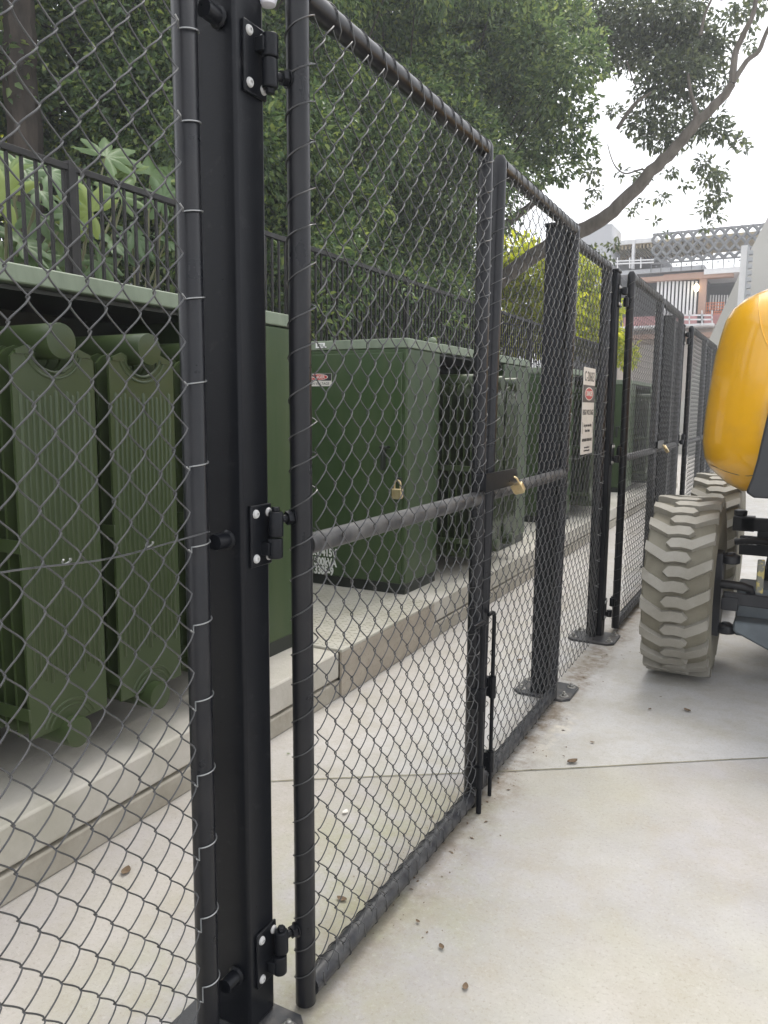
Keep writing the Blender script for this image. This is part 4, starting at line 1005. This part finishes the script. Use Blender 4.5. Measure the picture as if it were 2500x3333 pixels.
lm = bpy.data.materials.new("lamp_glow"); lm.use_nodes = True; lm.node_tree.nodes["Principled BSDF"].inputs['Emission Color'].default_value = (1, .85, .5, 1); lm.node_tree.nodes["Principled BSDF"].inputs['Emission Strength'].default_value = 2.5
m.build("work_lamp", lm, bd)
# raking concrete wall and the slotted steel upright in front of it
rw = thing("raking_wall", (0, 24, 0), "smooth grey wall with a slanting edge behind the yellow hood", "wall")
Y2 = 24.0
o = [AY(px, py, Y2) for px, py in ((2210, 1330), (2260, 1215), (2315, 1090), (2380, 950), (2440, 820), (2500, 705), (2560, 590))]
o += [Vector((4.2, Y2, o[-1].z + .8)), Vector((4.2, Y2, .0)), Vector((o[0].x - .9, Y2, 0))]
m = MB(); m.prism(o, (0, .8, 0)); m.build("wall_face", mat("smooth_grey_render", (.55, .54, .5), .75, (.5, .49, .46), .5), rw)
ld = thing("slotted_upright", (AY(2425, 900, 23).x, 23, 0), "pale steel upright with a row of slots beside the raking wall", "steel upright")
m = MB(); a = AY(2411, 825, 23); b_ = AY(2432, 1400, 23); m.box((a.x, 23, 0), (AY(2433, 825, 23).x, 23.2, a.z + .2)); m.build("flange", B_WHITE, ld)
m = MB(); c = AY(2436, 828, 23); d_ = AY(2446, 828, 23)
m.box((c.x - .03, 23.0, 0), (c.x + .012, 23.2, c.z + .2))
for k in range(14): z = c.z + .1 - k * .17; m.box((c.x + .012, 23.0, z - .10), (d_.x + .03, 23.2, z))
m.build("slotted_web", B_GREY, ld)

# ------------------------------------------------------------------ litter on the concrete
LIT = [(1113, 2926, 'brown curled leaf lying inside the nearest gate leaf', .03), (1437, 3083, 'small dark leaf scrap alone on the open concrete', .02), (1124, 2643, 'pale cream leaf inside the nearest gate leaf', .028),
       (1863, 2480, 'long grey leaf lying just beyond the slab joint', .045), (1928, 2416, 'dark crumpled leaf on the far slab', .018), (2237, 2313, 'crumpled leaf curled in front of the wheel', .035), (1515, 3212, 'pinkish dry leaf at the bottom edge', .022),
       (2115, 2309, 'thin twig leaf left of the wheel', .018), (938, 2453, 'small green leaf scrap beside the nearest post', .014), (1360, 3000, 'round grey leaf fragment below the bottom rail', .014), (410, 2835, 'brown leaf seen through the left mesh', .04), (1690, 2150, 'tan leaf inside behind the second gate leaf', .035),
       (2150, 2268, 'dark speck of leaf nearest the wheel', .012), (1835, 2462, 'tiny leaf beside the mortar smear', .01)]
for k, (px, py, lb, s_) in enumerate(LIT):
    q = AZ(px, py, .004); a = k * 2.4; d = Vector((cos(a), sin(a), 0)); n = Vector((-sin(a), cos(a), 0)); m = MB(); rows = []
    N = 8
    for i in range(N + 1):
        t = i / N; wv = s_ * .3 * sin(pi * t) ** .7
        cz = .001 + s_ * .07 * (2 * t - 1) ** 2
        rows.append([q + d * s_ * (t - .5) + n * wv * e + Vector((0, 0, cz + abs(e) * s_ * .10 * (1 if k % 2 else .3))) for e in (-1, -.5, 0, .5, 1)])
    vs = [p for r_ in rows for p in r_]; fs = [(i * 5 + e, i * 5 + e + 1, (i + 1) * 5 + e + 1, (i + 1) * 5 + e) for i in range(N) for e in range(4)]
    m.add(vs, fs)
    mm = M_LITTER
    if 'cream' in lb: mm = M_WHITE
    if 'green' in lb: mm = LF_MID
    o = m.build("fallen_leaf", mm, smooth=60); me = o.data
    for v in me.vertices: v.co -= q
    o.location = q; tag(o, lb, "leaf", "fallen leaves on the concrete")

# crumbs of dirt and leaf swept against the fence line
rg = np.random.default_rng(90); n = 420
y = rg.uniform(1.5, 6.2, n); x = -.83 + rg.normal(0, .055, n) + .05 * (rg.uniform(0, 1, n) < .3) * rg.uniform(0, 3, n); sz = .0025 + .006 * rg.uniform(0, 1, n) ** 3
a = rg.uniform(0, 2 * pi, n); V = []; Fq = []
for i in range(n):
    c_, s_ = cos(a[i]) * sz[i], sin(a[i]) * sz[i]; h = sz[i] * .5; k = len(V)
    V += [(x[i] + c_, y[i] + s_, .001), (x[i] - s_ * .5, y[i] + c_ * .5, h), (x[i] - c_, y[i] - s_, .001), (x[i] + s_ * .5, y[i] - c_ * .5, h * .6)]
    Fq.append((k, k + 1, k + 2, k + 3))
db_ = np_mesh("dirt_crumbs", np.array(V), np.array(Fq), M_LITTER, smooth=False); db_['kind'] = 'stuff'
# ------------------------------------------------------------------ haze
m = MB(); m.box((-64, -16, -1), (64, 94, 16)); hz = m.build("glare_haze", None or MATS["matte"] if "matte" in MATS else M_CORE, smooth=0, kind='stuff')
hm_ = bpy.data.materials.new("glare_air"); hm_.use_nodes = True; ht = hm_.node_tree; ht.nodes.remove(ht.nodes["Principled BSDF"])
pv = ht.nodes.new("ShaderNodeVolumePrincipled"); pv.inputs['Density'].default_value = .004; pv.inputs['Color'].default_value = (.93, .95, 1, 1); pv.inputs['Anisotropy'].default_value = .3  # thin scattering air added to stand in for lens glare
ht.links.new(pv.outputs[0], ht.nodes["Material Output"].inputs['Volume'])
hz.data.materials.clear(); hz.data.materials.append(hm_)
